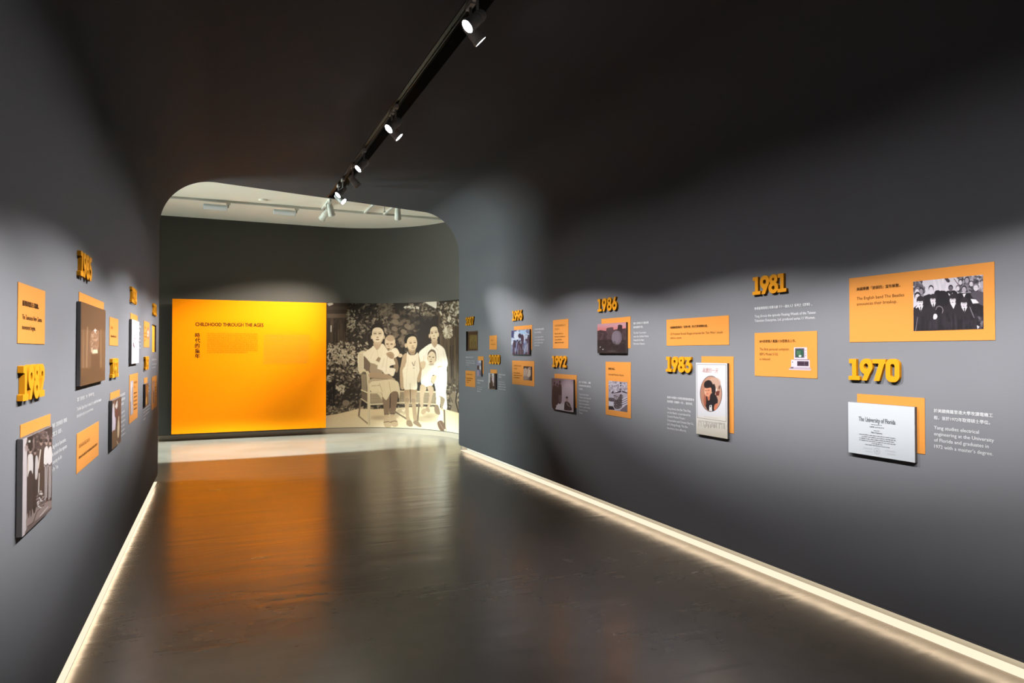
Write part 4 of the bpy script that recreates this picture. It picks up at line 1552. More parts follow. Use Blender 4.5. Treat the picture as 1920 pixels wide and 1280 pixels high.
greek('small_print', [(0.075, 0.112, 0.228, 0.0105), (0.09, 0.101, 0.213, 0.0105), (0.075, 0.090, 0.22, 0.0105), (0.075, 0.079, 0.228, 0.0105),
                      (0.155, 0.068, 0.065, 0.011), (0.112, 0.058, 0.152, 0.0095)], 'diploma_ink', e, DI)


def scribble(x, y, wd, h, n=26):
    V, F = [], []
    px, py = x, y
    for k in range(1, n + 1):
        qx = x + wd * k / n
        qy = y + h * (0.5 * math.sin(k * 2.1 + x * 90) + 0.3 * random.random())
        i = len(V)
        V += [(px, py, DI), (qx, qy, DI), (qx, qy + 0.0012, DI), (px, py + 0.0012, DI)]
        F.append((i, i + 1, i + 2, i + 3))
        px, py = qx, qy
    return V, F


for a in ((0.10, 0.037, 0.058, 0.008), (0.112, 0.02, 0.046, 0.009), (0.238, 0.04, 0.065, 0.008), (0.252, 0.024, 0.05, 0.008)):
    V, F = scribble(*a)
    mesh_obj('signature', V, F, 'diploma_ink', e)
V, F = [], []
for r0, r1 in ((0.0185, 0.0175), (0.0140, 0.0134), (0.006, 0.004)):
    for k in range(28):
        a, b = 2 * PI * k / 28, 2 * PI * (k + 0.8) / 28
        i = len(V)
        V += [(0.188 + r * math.cos(t), 0.032 + r * math.sin(t), DI) for r, t in ((r0, a), (r0, b), (r1, b), (r1, a))]
        F.append((i, i + 3, i + 2, i + 1))
mesh_obj('seal', V, F, 'diploma_ink', e)
e = caption(on_right(2.379, 1.0), 'white caption about studying engineering, right of the diploma')
text_block('heading', [zh('於美國佛羅里達大學攻讀電機工', 0, 0.188, 0.292), zh('程，並於1972年取得碩士學位。', 0, 0.152, 0.279)], 'white_vinyl', e, 0.0012)
text_block('body_text', [en('Yang studies electrical', 0, 0.101, 0.226), en('engineering at the University', 0, 0.069, 0.296),
                         en('of Florida and graduates in', 0, 0.037, 0.272), en('1972 with a master\u2019s degree.', 0, 0.004, 0.291)], 'white_vinyl', e, 0.0012)

# --- 1981
year_sign('1981', on_right(3.659, 1.889), 0.305, 'amber 1981 numerals high on the wall above a white caption')
e = caption(on_right(3.657, 1.70), 'white caption of three long lines under the 1981 sign')
text_block('heading', [zh('執導臺灣電視公司單元劇《十一個女人》系列之《浮萍》。', 0, 0.088, 0.497)], 'white_vinyl', e, 0.0012)
text_block('body_text', [en('Yang directs the episode Floating Weeds of the Taiwan', 0, 0.035, 0.524),
                         en('Television Enterprise, Ltd. produced series 11 Women.', 0, 0.004, 0.520)], 'white_vinyl', e, 0.0012)
e = panel(on_right(3.657, 1.334), 0.534, 0.294, 'orange panel with a picture of an early desktop computer, under the 1981 sign')
text_block('heading', [zh('IBM首部個人電腦5150型推出上市。', 0.048, 0.228, 0.318)], 'brown_ink', e, 0.0027)
text_block('body_text', [en('The first personal computer,', 0.048, 0.174, 0.266), en('IBM\u2019s Model 5150,', 0.048, 0.141, 0.168), en('is released.', 0.048, 0.108, 0.1)], 'brown_ink', e, 0.0027)
p = flat_print('computer_picture', pic_computer(), [(925, 475), (1418, 475), (1418, 985), (925, 985)], 0.188, 0.152, 0.302, 0.044, 0.0028, e, 130, 110)
p['label'] = 'picture of a beige desktop computer'

# --- 1983
e = panel(on_right(4.662, 1.549), 0.75, 0.214, 'long orange panel of text without a picture, above the 1983 sign')
text_block('heading', [zh('美國總統雷根提出「星際大戰」的太空軍事戰略計畫。', 0.052, 0.139, 0.463)], 'brown_ink', e, 0.0027)
text_block('body_text', [en('US President Ronald Reagan proposes the \u201cStar Wars\u201d missile', 0.052, 0.086, 0.632), en('defense system.', 0.052, 0.054, 0.15)], 'brown_ink', e, 0.0027)
year_sign('1983', on_right(4.652, 1.336), 0.327, 'amber 1983 numerals left of the white film poster')
accent(on_right(4.220, 0.913), 0.353, 0.552, 'tall orange rectangle behind the white film poster')
e = board('poster_board', on_right(4.264, 0.870), 0.352, 0.546, 'tall white film poster with an oval portrait, right of the 1983 sign', 'poster')
p = flat_print('poster_print', pic_poster(), [(42, 77), (510, 90), (514, 1220), (43, 1143)], 0.351, 0.545, 0.0005, 0.0005, 0.0208, e, 150, 330, 0.78)
text_block('poster_title', [('海灘的一天', 0.04, 0.165, 0.475, 0.185, 'C', 0.0, 0.3)], 'red_ink', e, 0.0214)
e = caption(on_right(4.657, 0.86), 'white eight-line caption left of the white film poster')
text_block('heading', [zh('執導中央電影公司與香港新藝城監製合', 0, 0.258, 0.346), zh('拍的電影《海灘的一天》，票房亮眼。', 0, 0.224, 0.33)], 'white_vinyl', e, 0.0012)
text_block('body_text', [en(t, 0, 0.166 - 0.032 * k, wd) for k, (t, wd) in enumerate((
    ('Yang directs the film That Day,', 0.305), ('on the Beach, co-produced by', 0.30), ('Central Motion Picture', 0.23),
    ('Corporation and Cinema City Co.,', 0.342), ('Ltd. (Hong Kong). The film', 0.265), ('becomes a box office hit.', 0.25)))], 'white_vinyl', e, 0.0012)

# --- 1986
year_sign('1986', on_right(5.749, 1.886), 0.349, 'amber 1986 numerals above the dusk skyline photograph')
accent(on_right(5.70, 1.531), 0.505, 0.284, 'orange rectangle behind the dusk skyline photograph')
e = board('photo_board', on_right(5.747, 1.484), 0.507, 0.282, 'dusk skyline photograph with an egg-shaped dome under the 1986 sign')
flat_print('photograph', pic_sunset(), [(1280, 330), (1545, 315), (1545, 605), (1280, 602)], 0.506, 0.281, 0.0005, 0.0005, 0.0208, e, 140, 130, 0.75)
e = caption(on_right(5.150, 1.558), 'white caption right of the dusk skyline photograph')
text_block('heading', [zh('電影《恐怖份子》獲金馬獎', 0, 0.185, 0.233), zh('最佳劇情片獎。', 0, 0.151, 0.15)], 'white_vinyl', e, 0.0012)
text_block('body_text', [en('The film Terrorizers', 0, 0.100, 0.195), en('wins the Golden Horse', 0, 0.068, 0.23), en('Awards for Best', 0, 0.036, 0.163), en('Narrative Feature.', 0, 0.004, 0.176)], 'white_vinyl', e, 0.0012)
e = panel(on_right(5.625, 0.901), 0.432, 0.504, 'tall orange panel with a grey aerial photograph, below the dusk skyline photograph')
text_block('heading', [zh('車諾比核災。', 0.049, 0.43, 0.12)], 'brown_ink', e, 0.0027)
text_block('body_text', [en('Chernobyl Nuclear disaster.', 0.049, 0.376, 0.272)], 'brown_ink', e, 0.0027)
flat_print('photograph', pic_aerial(), [(130, 405), (548, 412), (545, 1075), (135, 1020)], 0.325, 0.272, 0.052, 0.052, 0.003, e, 110, 150, 0.75)

# --- 1992
e = panel(on_right(6.738, 1.533), 0.36, 0.314, 'orange text panel directly above the 1992 sign')
greek('heading', [(0.047, 0.241, 0.25, CJK), (0.047, 0.203, 0.12, CJK)], 'faint_ink', e, 0.0027, True)
greek('body_text', [(0.047, 0.155, 0.2, ENG), (0.047, 0.122, 0.25, ENG), (0.047, 0.09, 0.17, ENG), (0.047, 0.058, 0.22, ENG)], 'faint_ink', e, 0.0027)
year_sign('1992', on_right(6.735, 1.331), 0.334, 'amber 1992 numerals above the mauve stage photograph')
accent(on_right(6.701, 0.92), 0.506, 0.338, 'orange rectangle behind the mauve stage photograph')
e = board('photo_board', on_right(6.734, 0.873), 0.503, 0.337, 'mauve stage photograph of standing figures under the 1992 sign')
flat_print('photograph', pic_stage(), [(87, 785), (338, 800), (338, 1172), (92, 1135)], 0.502, 0.336, 0.0005, 0.0005, 0.0208, e, 110, 150, 0.78)
e = caption(on_right(6.147, 0.865), 'white ten-line caption right of the mauve stage photograph')
text_block('heading', [zh('成立「原子映象」，編寫', 0, 0.317, 0.235), zh('與執導首部舞台劇作品', 0, 0.281, 0.235), zh('《如果》。', 0, 0.247, 0.1)], 'white_vinyl', e, 0.0012)
text_block('body_text', [en(t, 0, 0.193 - 0.0315 * k, wd) for k, (t, wd) in enumerate((
    ('Yang founds Atom', 0.19), ('Theatre, and writes and', 0.238), ('directs the first play,', 0.2), ('Likely Consequence,', 0.205),
    ('which is performed at', 0.225), ('Crown Art Center,', 0.18), ('Taipei.', 0.075)))], 'white_vinyl', e, 0.0012)

# --- 1996
year_sign('1996', on_right(7.842, 1.884), 0.31, 'amber 1996 numerals above the blue crowd photograph')
accent(on_right(7.818, 1.521), 0.537, 0.294, 'orange rectangle behind the blue crowd photograph')
e = board('photo_board', on_right(7.857, 1.465), 0.543, 0.30, 'blue crowd photograph with dark figures under the 1996 sign')
flat_print('photograph', pic_blue(), [(60, 300), (605, 285), (605, 1035), (60, 1020)], 0.542, 0.299, 0.0005, 0.0005, 0.0208, e, 90, 120, 0.78)
e = caption(on_right(7.219, 1.56), 'white caption right of the blue crowd photograph')
greek('heading', [(0, 0.189, 0.25, CJK), (0, 0.154, 0.19, CJK)], 'white_vinyl', e, 0.0012, True)
greek('body_text', [(0, 0.101, 0.24, ENG), (0, 0.07, 0.25, ENG), (0, 0.036, 0.235, ENG), (0, 0.004, 0.13, ENG)], 'white_vinyl', e, 0.0012)
e = panel(on_right(7.873, 1.094), 0.653, 0.295, 'orange panel with a small sheep photograph, below the blue crowd photograph')
greek('heading', [(0.055, 0.222, 0.235, CJK), (0.055, 0.187, 0.12, CJK)], 'faint_ink', e, 0.0027, True)
greek('body_text', [(0.055, 0.135, 0.20, ENG), (0.055, 0.107, 0.24, ENG), (0.055, 0.078, 0.18, ENG)], 'faint_ink', e, 0.0027)
flat_print('photograph', pic_sheep(), [(315, 875), (438, 875), (438, 1082), (315, 1070)], 0.25, 0.168, 0.345, 0.063, 0.003, e, 50, 70, 0.75)

# --- 2000
e = panel(on_right(8.655, 1.527), 0.27, 0.19, 'smallest orange text panel, above the 2000 sign')
greek('heading', [(0.055, 0.115, 0.1, CJK)], 'faint_ink', e, 0.0027, True)
greek('body_text', [(0.055, 0.064, 0.165, ENG)], 'faint_ink', e, 0.0027)
year_sign('2000', on_right(8.636, 1.334), 0.382, 'amber 2000 numerals above the small brown and white photograph')
accent(on_right(8.617, 1.06), 0.235, 0.2, 'small orange rectangle under the 2000 sign')
e = board('photo_board', on_right(8.645, 0.997), 0.265, 0.213, 'small brown and white photograph of a couple under the 2000 sign')
flat_print('photograph', pic_couple(), [(1072, 187), (1387, 213), (1387, 855), (1072, 812)], 0.264, 0.212, 0.0005, 0.0005, 0.0208, e, 60, 90, 0.75)
e = caption(on_right(8.327, 1.0), 'white caption right of the small couple photograph')
greek('heading', [(0, 0.19, 0.24, CJK), (0, 0.157, 0.11, CJK)], 'white_vinyl', e, 0.0012, True)
greek('body_text', [(0, 0.098, 0.2, ENG), (0, 0.067, 0.22, ENG), (0, 0.035, 0.24, ENG), (0, 0.003, 0.24, ENG)], 'white_vinyl', e, 0.0012)

# --- 2007
year_sign('2007', on_right(9.594, 1.884), 0.357, 'amber 2007 numerals at the far end of the wall')


def niche(name, hole, side, lining, back, label, dp):
    y0, y1, z0, z1 = hole
    if side > 0:
        e = empty(name, on_right(y1, z0, -0.0), label, 'display niche')
    else:
        e = empty(name, on_left(y0, z0, 0.0), label, 'display niche')
    wd, ht = y1 - y0, z1 - z0
    P = [(0, 0), (wd, 0), (wd, ht), (0, ht)]
    V = [(x, y, 0.0) for x, y in P] + [(x, y, dp) for x, y in P]
    mesh_obj('lining', V, [(0, 1, 5, 4), (1, 2, 6, 5), (2, 3, 7, 6), (3, 0, 4, 7)], lining, e)
    mesh_obj('back_plate', [(x, y, dp) for x, y in P], [(0, 1, 2, 3)], back, e)
    return e, wd, ht, dp


e, wd, ht, dp = niche('picture_niche', HOLE_R, 1, 'niche', 'niche', 'dark recessed frame with an olive picture under the 2007 sign', -0.026)
flat_print('picture', pic_olive(), [(135, 318), (288, 312), (288, 622), (135, 622)], wd - 0.02, ht - 0.02, 0.01, 0.01, dp + 0.004, e, 50, 60, 0.6)
e = caption(on_right(9.632, 1.29), 'white caption under the dark recessed frame')
greek('heading', [(0, 0.118, 0.34, CJK)], 'white_vinyl', e, 0.0012, True)
greek('body_text', [(0, 0.068, 0.40, ENG), (0, 0.036, 0.40, ENG), (0, 0.004, 0.15, ENG)], 'white_vinyl', e, 0.0012)
accent(on_right(9.103, 1.191), 0.228, 0.243, 'narrow orange rectangle behind the lilac photograph')
e = board('photo_board', on_right(9.095, 1.153), 0.18, 0.226, 'narrow lilac photograph between the 2007 and 2000 signs')
flat_print('photograph', pic_street(), [(272, 760), (342, 762), (342, 1005), (274, 1000)], 0.179, 0.225, 0.0005, 0.0005, 0.0208, e, 40, 70, 0.78)
e = panel(on_right(9.632, 0.986), 0.42, 0.233, 'orange text panel nearest the far end of the wall with the 2007 sign')
greek('heading', [(0.055, 0.17, 0.26, CJK)], 'faint_ink', e, 0.0027, True)
greek('body_text', [(0.055, 0.116, 0.26, ENG), (0.055, 0.085, 0.2, ENG), (0.055, 0.055, 0.1, ENG)], 'faint_ink', e, 0.0027)
e = caption(on_right(9.130, 0.93), 'white caption under the narrow lilac photograph')
greek('heading', [(0, 0.154, 0.25, CJK), (0, 0.118, 0.13, CJK)], 'white_vinyl', e, 0.0012, True)
greek('body_text', [(0, 0.064, 0.2, ENG), (0, 0.034, 0.19, ENG), (0, 0.002, 0.13, ENG)], 'white_vinyl', e, 0.0012)

# ================================================================ left wall
# --- 1982
e = panel(on_left(2.812, 1.529), 0.398, 0.21, 'orange text panel above the 1982 sign')
text_block('heading', [zh('臺灣新電影正式開啟。', 0.055, 0.134, 0.236)], 'brown_ink', e, 0.0027)
text_block('body_text', [en('The Taiwanese New Cinema', 0.055, 0.085, 0.29), en('movement begins.', 0.055, 0.049, 0.19)], 'brown_ink', e, 0.0027)
year_sign('1982', on_left(2.817, 1.329), 0.321, 'amber 1982 numerals, the nearest sign on the left wall')
accent(on_left(2.863, 0.93), 0.463, 0.315, 'orange rectangle behind the sepia group photograph')
e = board('photo_board', on_left(2.812, 0.866), 0.454, 0.335, 'large sepia photograph of a standing group under the 1982 sign')
flat_print('photograph', pic_boys(), [(108, 312), (382, 190), (380, 985), (106, 1205)], 0.453, 0.334, 0.0005, 0.0005, 0.0208, e, 150, 220, 0.78)
e = caption(on_left(3.33, 0.995), 'white caption right of the sepia group photograph')
text_block('heading', [zh('執導《光陰的故事》裡四段', 0.035, 0.188, 0.30), zh('之第二段〈指望〉。', 0.035, 0.152, 0.2)], 'white_vinyl', e, 0.0012)
text_block('body_text', [en('Yang directs Expectation,', 0.03, 0.1, 0.29), en('the second of four vignettes', 0.03, 0.068, 0.31), en('composing the film', 0.03, 0.035, 0.2), en('In Our Time.', 0.03, 0.004, 0.13)], 'white_vinyl', e, 0.0012)

# --- 1985
year_sign('1985', on_left(3.87, 1.87), 0.322, 'amber 1985 numerals, the highest sign on the left wall')
accent(on_left(3.929, 1.39), 0.80, 0.405, 'orange rectangle behind the large brown photograph')
e = board('photo_board', on_left(3.868, 1.331), 0.79, 0.413, 'large brown photograph with a small lit cross under the 1985 sign')
flat_print('photograph', pic_brown(), [(93, 508), (298, 575), (296, 1160), (93, 1210)], 0.789, 0.412, 0.0005, 0.0005, 0.0208, e, 110, 240, 0.8)
e = caption(on_left(3.908, 1.175), 'white caption under the large brown photograph')
text_block('heading', [zh('電影《青梅竹馬》上映，僅四天便下檔。', 0, 0.082, 0.497)], 'white_vinyl', e, 0.0012)
text_block('body_text', [en('The film Taipei Story is released; it is pulled from theaters', 0, 0.035, 0.76), en('after only four days due to poor performance.', 0, 0.002, 0.48)], 'white_vinyl', e, 0.0012)
e = panel(on_left(3.905, 0.903), 0.673, 0.195, 'orange text panel below the large brown photograph')
greek('heading', [(0.055, 0.118, 0.33, CJK)], 'faint_ink', e, 0.0027, True)
greek('body_text', [(0.055, 0.064, 0.56, ENG)], 'faint_ink', e, 0.0027)

# --- 1991
e = panel(on_left(4.974, 1.540), 0.402, 0.181, 'small orange text panel above the 1991 sign')
greek('heading', [(0.055, 0.105, 0.1, CJK)], 'faint_ink', e, 0.0027, True)
greek('body_text', [(0.055, 0.053, 0.26, ENG)], 'faint_ink', e, 0.0027)
year_sign('1991', on_left(4.992, 1.332), 0.30, 'amber 1991 numerals between the 1982 and 1997 signs')
accent(on_left(5.025, 0.93), 0.465, 0.305, 'orange rectangle behind the red brown photograph')
e = board('photo_board', on_left(4.968, 0.878), 0.445, 0.312, 'red brown photograph of a pale clothed pair under the 1991 sign')
flat_print('photograph', pic_pair(), [(568, 215), (690, 185), (690, 760), (568, 880)], 0.444, 0.311, 0.0005, 0.0005, 0.0208, e, 60, 160, 0.78)
e = caption(on_left(5.48, 0.885), 'white caption right of the red brown photograph')
greek('heading', [(0.03, 0.295, 0.3, CJK), (0.03, 0.262, 0.3, CJK), (0.03, 0.229, 0.22, CJK)], 'white_vinyl', e, 0.0012, True)
greek('body_text', [(0.03, 0.17 - 0.033 * k, 0.28 + 0.02 * (k % 3), ENG) for k in range(6)], 'white_vinyl', e, 0.0012)

# --- 1994
year_sign('1994', on_left(6.035, 1.884), 0.35, 'amber 1994 numerals above the white script board')
accent(on_left(6.087, 1.46), 0.534, 0.344, 'orange rectangle behind the white script board')
e = board('poster_board', on_left(6.008, 1.404), 0.535, 0.348, 'white board with handwritten script under the 1994 sign', 'poster')
flat_print('poster_print', pic_script(), [(238, 360), (300, 375), (298, 735), (238, 740)], 0.534, 0.347, 0.0005, 0.0005, 0.0208, e, 60, 200, 0.8)
e = caption(on_left(6.60, 1.46), 'white caption right of the white script board')
greek('heading', [(0.03, 0.25, 0.27, CJK), (0.03, 0.215, 0.2, CJK)], 'white_vinyl', e, 0.0012, True)
greek('body_text', [(0.03, 0.165 - 0.033 * k, 0.26, ENG) for k in range(4)], 'white_vinyl', e, 0.0012)
e = panel(on_left(6.055, 0.936), 0.62, 0.382, 'tall orange panel with a pale photograph, below the white script board')
flat_print('photograph', pic_small('pale'), [(0, 0), (39, 0), (39, 99), (0, 99)], 0.2, 0.27, 0.06, 0.06, 0.003, e, 40, 90, 0.78)
greek('heading', [(0.32, 0.30, 0.24, CJK), (0.32, 0.265, 0.1, CJK)], 'faint_ink', e, 0.0027, True)
greek('body_text', [(0.32, 0.215 - 0.033 * k, 0.22, ENG) for k in range(5)], 'faint_ink', e, 0.0027)

# --- 1997
e = panel(on_left(7.152, 1.542), 0.57, 0.247, 'orange text panel with a small red emblem above the 1997 sign')
greek('heading', [(0.055, 0.175, 0.13, CJK)], 'faint_ink', e, 0.0027, True)
greek('body_text', [(0.055, 0.125, 0.2, ENG), (0.055, 0.092, 0.2, ENG), (0.055, 0.058, 0.1, ENG)], 'faint_ink', e, 0.0027)
V = [(0.41 + 0.095 * math.cos(2 * PI * k / 32), 0.135 + 0.062 * math.sin(2 * PI * k / 32), 0.0028) for k in range(32)]
o = mesh_obj('emblem', V, [tuple(range(32))], mat('emblem red', (0.25, 0.03, 0.012), 0.5), e)
o['label'] = 'round red emblem with a white flower'
V, F = [], []
for k in range(5):
    a = PI / 2 + 2 * PI * k / 5
    cxp, cyp = 0.41 + 0.04 * math.cos(a), 0.135 + 0.026 * math.sin(a)
    n = len(V)
    V += [(cxp + 0.022 * math.cos(2 * PI * q / 12), cyp + 0.015 * math.sin(2 * PI * q / 12), 0.0032) for q in range(12)]
    F.append(tuple(range(n, n + 12)))
mesh_obj('emblem_flower', V, F, 'white_vinyl', o)
year_sign('1997', on_left(7.163, 1.33), 0.345, 'amber 1997 numerals below the panel with the red emblem')
accent(on_left(7.218, 1.04), 0.338, 0.212, 'small orange rectangle behind the amber brown photograph')
e = board('photo_board', on_left(7.137, 0.994), 0.31, 0.205, 'small amber brown photograph under the 1997 sign')
flat_print('photograph', pic_small('amber'), [(0, 0), (59, 0), (59, 99), (0, 99)], 0.309, 0.204, 0.0005, 0.0005, 0.0208, e, 50, 70, 0.78)
e = caption(on_left(7.165, 0.855), 'white four-line caption under the small amber brown photograph')
greek('body_text', [(0, 0.1, 0.69, ENG), (0, 0.068, 0.66, ENG), (0, 0.036, 0.6, ENG), (0, 0.004, 0.25, ENG)], 'white_vinyl', e, 0.0012)
e = caption(on_left(7.56, 1.05), 'white caption right of the small amber brown photograph')
greek('heading', [(0, 0.115, 0.2, CJK), (0, 0.08, 0.2, CJK), (0, 0.045, 0.2, CJK), (0, 0.01, 0.1, CJK)], 'white_vinyl', e, 0.0012, True)

# --- last group
year_sign('2001', on_left(8.01, 1.885), 0.40, 'farthest amber numerals on the left wall, above the yellow niche')
e, wd, ht, dp = niche('picture_niche', HOLE_L, -1, 'niche', 'niche_yellow', 'recessed yellow niche with a dark edge near the end of the left wall', -0.015)
e = caption(on_left(8.05, 1.32), 'white caption under the recessed yellow niche')
greek('heading', [(0, 0.086, 0.55, CJK)], 'white_vinyl', e, 0.0012, True)
greek('body_text', [(0, 0.037, 0.55, ENG), (0, 0.004, 0.4, ENG)], 'white_vinyl', e, 0.0012)
e = panel(on_left(8.042, 0.885), 0.645, 0.348, 'farthest orange panel on the left wall with a small photograph')
flat_print('photograph', pic_small('rose'), [(0, 0), (39, 0), (39, 99), (0, 99)], 0.225, 0.24, 0.1, 0.06, 0.003, e, 40, 70, 0.78)
greek('heading', [(0.38, 0.27, 0.2, CJK)], 'faint_ink', e, 0.0027, True)
greek('body_text', [(0.38, 0.215 - 0.033 * k, 0.2, ENG) for k in range(4)], 'faint_ink', e, 0.0027)

# ================================================================ far wall: yellow panel and mural
PX0, PX1, PZ0, PZ1, PY = -0.70, 1.812, 0.12, 2.385, 12.72
e = empty('intro_panel', on_far(PX0, PZ0, PY), 'large yellow introduction panel on the far wall', 'panel')
PW, PH = PX1 - PX0, PZ1 - PZ0
bm_obj('board', box_bm(0, PW, 0, PH, -0.05, 0.0, 0.003), 'yellow', e)
for x in (0.4, PW - 0.4):
    bm_obj('spacer', box_bm(x - 0.1, x + 0.1, 0.3, PH - 0.3, -(YF - PY) + 0.002, -0.05), 'black', e)


def fx(px):
    return (px - 322.0) / (612.5 - 322.0) * PW


def fz(py):
    return (1 - (py - 562.0) / (809.0 - 562.0)) * PH


text_block('title', [('CHILDHOOD THROUGH THE AGES', 0.088, fx(363), fz(611.3), fx(488) - fx(363), 'L', 0.026)], 'ink', e, 0.0015)
text_block('chinese_title', [(ch, 0.083, fx(362.5), fz(631.6 + 9.62 * k), None, 'L', 0.024) for k, ch in enumerate('時代的童年')], 'ink', e, 0.0015)
rows = [(fx(384), fz(626.5 + 3.85 * k), fx(478 if k < 9 else 459) - fx(384), 0.027) for k in range(10)]
greek('chinese_text', rows, mat('soft brown ink', (0.36, 0.13, 0.004), 0.7, spec=0.05), e, 0.0015, True)
rows = [(fx(489), fz(627.5 + 3.36 * k), fx(578 - (0 if k < 16 else 4)) - fx(489), 0.026) for k in range(17)]
greek('english_text', rows, 'thin_ink', e, 0.0015)

e = empty('photo_mural', Matrix.Translation((1.82, YF, 0.09)), 'sepia family photograph mural on the curved far wall', 'mural')
cv = pic_mural()
# the print follows the wall from behind the yellow panel's edge round the curve;
# tables: distance along the wall -> column and top/bottom rows of the traced photograph
tab_s = np.array([0.0, 0.4, 0.8, 1.2, 1.6, 2.0, 2.4, 2.8, 3.05])
tab_x = np.array([13.0, 204.3, 392.1, 573.1, 743.7, 900.6, 1039.8, 1157.4, 1215.0])
tab_t = np.array([32.9, 36.9, 38.5, 37.6, 34.2, 28.4, 20.1, 9.3, 2.0])
tab_b = np.array([1109.4, 1103.0, 1100.5, 1101.9, 1107.2, 1116.4, 1129.4, 1146.3, 1158.0])
nx, ny = 400, 340
ss = np.linspace(0.01, 3.05, nx)[None, :]
vv = np.linspace(0, 1, ny)[:, None]
T_x = np.interp(ss, tab_s, tab_x) + 0 * vv
T_y = np.interp(ss, tab_s, tab_t) * (1 - vv) + np.interp(ss, tab_s, tab_b) * vv
pos = np.empty((ny, nx, 3))
rr_ = AR - 0.004
pos[..., 0] = AC[0] + rr_ * np.sin(ss / AR) + 0 * vv - 1.82
pos[..., 1] = AC[1] + rr_ * np.cos(ss / AR) + 0 * vv - YF
pos[..., 2] = (2.40 - 0.095) * (1 - vv) + 0 * ss + 0.005
print_mesh('mural_print', pos, cv.sample(T_x, T_y) ** 1.15, e, 1.85)


# ================================================================ lamps
def aim(src, dst):
    return (Vector(dst) - Vector(src)).to_track_quat('-Z', 'Y')


def spot(name, root, loc, quat, power, size, blend, color, radius=0.03, spread=1.0):
    d = bpy.data.lights.new(name, 'SPOT')
    d.energy = power
    d.spot_size = math.radians(size)
    d.spot_blend = blend
    d.color = color
    d.shadow_soft_size = radius
    o = bpy.data.objects.new(name, d)
    link(o, root)
    o.location = loc
    o.rotation_mode = 'QUATERNION'
    o.rotation_quaternion = quat
    o.scale = (spread, 1, 1)               # spread lens: wide beam along the wall
    return o


def track_lamp(x, y, ztop, drop, target, label, power, size=52, blend=1.0, color=(1.0, 0.97, 0.94), case='lamp_grey', lens='lens',
               group='spotlights on the corridor track', r=0.042, ln=0.12, spread=1.0, stray=True):
    """ztop: height of the track; the head hangs by drop and looks at target"""
    e = empty('track_spotlight', Matrix.Translation((x, y, ztop)), label, 'spotlight', group)
    bm_obj('adapter', box_bm(-0.017, 0.017, -0.05, 0.05, -0.035, 0.0, 0.003), case, e)
    bm_obj('stem', tube_bm((0, 0, -0.035), (0, 0, -drop + 0.02), 0.009), case, e, True)
    hp = Vector((0, 0, -drop))
    q = aim(Vector((x, y, ztop)) + hp, target)
    mt = Matrix.Translation(hp) @ q.to_matrix().to_4x4()
    bm_obj('knuckle', lathe_bm([(0, -0.02), (0.016, -0.016), (0.02, 0), (0.016, 0.016), (0, 0.02)], 14, Matrix.Translation(hp)), case, e, True)
    # head: closed back, ribbed barrel, flared front ring, along local -Z
    prof = [(0, 0.052), (r * 0.55, 0.052), (r * 0.72, 0.044), (r * 0.74, 0.03)]
    for k in range(3):
        z = 0.026 - k * 0.014
        prof += [(r * 0.86, z), (r * 0.86, z - 0.007), (r * 0.76, z - 0.008)]
    prof += [(r * 0.92, -0.022), (r * 0.98, -ln + 0.05)]
    bm_obj('housing', lathe_bm(prof, 28, mt), case, e)
    bm_obj('front_ring', lathe_bm([(r * 0.98, -ln + 0.05), (r * 1.06, -ln + 0.048), (r * 1.06, -ln + 0.03), (r * 0.93, -ln + 0.03), (r * 0.9, -ln + 0.04)], 28, mt), case, e)
    bm_obj('lens', lathe_bm([(r * 0.92, -ln + 0.037), (r * 0.5, -ln + 0.0345), (0, -ln + 0.0335)], 28, mt), lens, e)
    if power:
        spot('lamp_light', e, hp + q @ Vector((0, 0, -ln + 0.02)), q, power, size, blend, color, 0.03, spread)
        if spread > 1 and stray:                     # soft stray light around the main beam
            t2 = Vector(target) + Vector((0, 0, 0.3))
            spot('stray_light', e, hp + q @ Vector((0, 0, -ln + 0.02)), aim(Vector((x, y, ztop)) + hp, t2), power * 0.04, 56, 1.0, color, 0.03, 2.6)
    return e


# the track itself, in the slot
e = empty('lighting_track', Matrix.Translation((SX0 + 0.035, 0, CZ)), 'black lighting track running along the slot in the corridor ceiling', 'lighting track')
ye = y_end(SX0) - 0.08
bm_obj('rail', box_bm(-0.018, 0.018, YB + 0.05, ye, 0.02, 0.055, 0.002), 'rail', e)
bm_obj('rail_lip', box_bm(-0.0335, -0.026, YB + 0.05, ye, -0.004, 0.06), 'rail', e)
bm_obj('rail_lip', box_bm(-0.016, -0.011, YB + 0.05, ye, 0.01, 0.021), 'rail', e)
bm_obj('rail_lip', box_bm(0.011, 0.016, YB + 0.05, ye, 0.01, 0.021), 'rail', e)
TX, TZ = SX0 + 0.035, CZ + 0.009
LW = (1.0, 0.975, 0.955)
for y, ty, tz, pw, lab in (
        (-1.55, -0.6, 1.46, 1.0, 'spotlight behind the camera lighting the nearest stretch of the right wall'),
        (0.35, 1.0, 1.46, 1.0, 'spotlight overhead lighting the right wall before the crowd photograph'),
        (1.95, 2.35, 1.46, 1.0, 'spotlight overhead lighting the crowd photograph panel'),
        (3.80, 3.75, 1.46, 1.0, 'right-hand lamp of the nearest pair of spotlights on the ceiling track'),
        (5.80, 5.35, 1.46, 1.0, 'right-hand lamp of the second pair of spotlights on the ceiling track'),
        (7.66, 8.45, 1.46, 0.2, 'ribbed spotlight turned away to the right near the end of the track'),
        (8.62, 7.1, 1.46, 0.75, 'last spotlight hanging at the end of the ceiling track')):
    track_lamp(TX, y, TZ, 0.165, (XR, ty, tz), lab, P_RIGHT * pw, 22.5, 1.0, LW, spread=4.5)
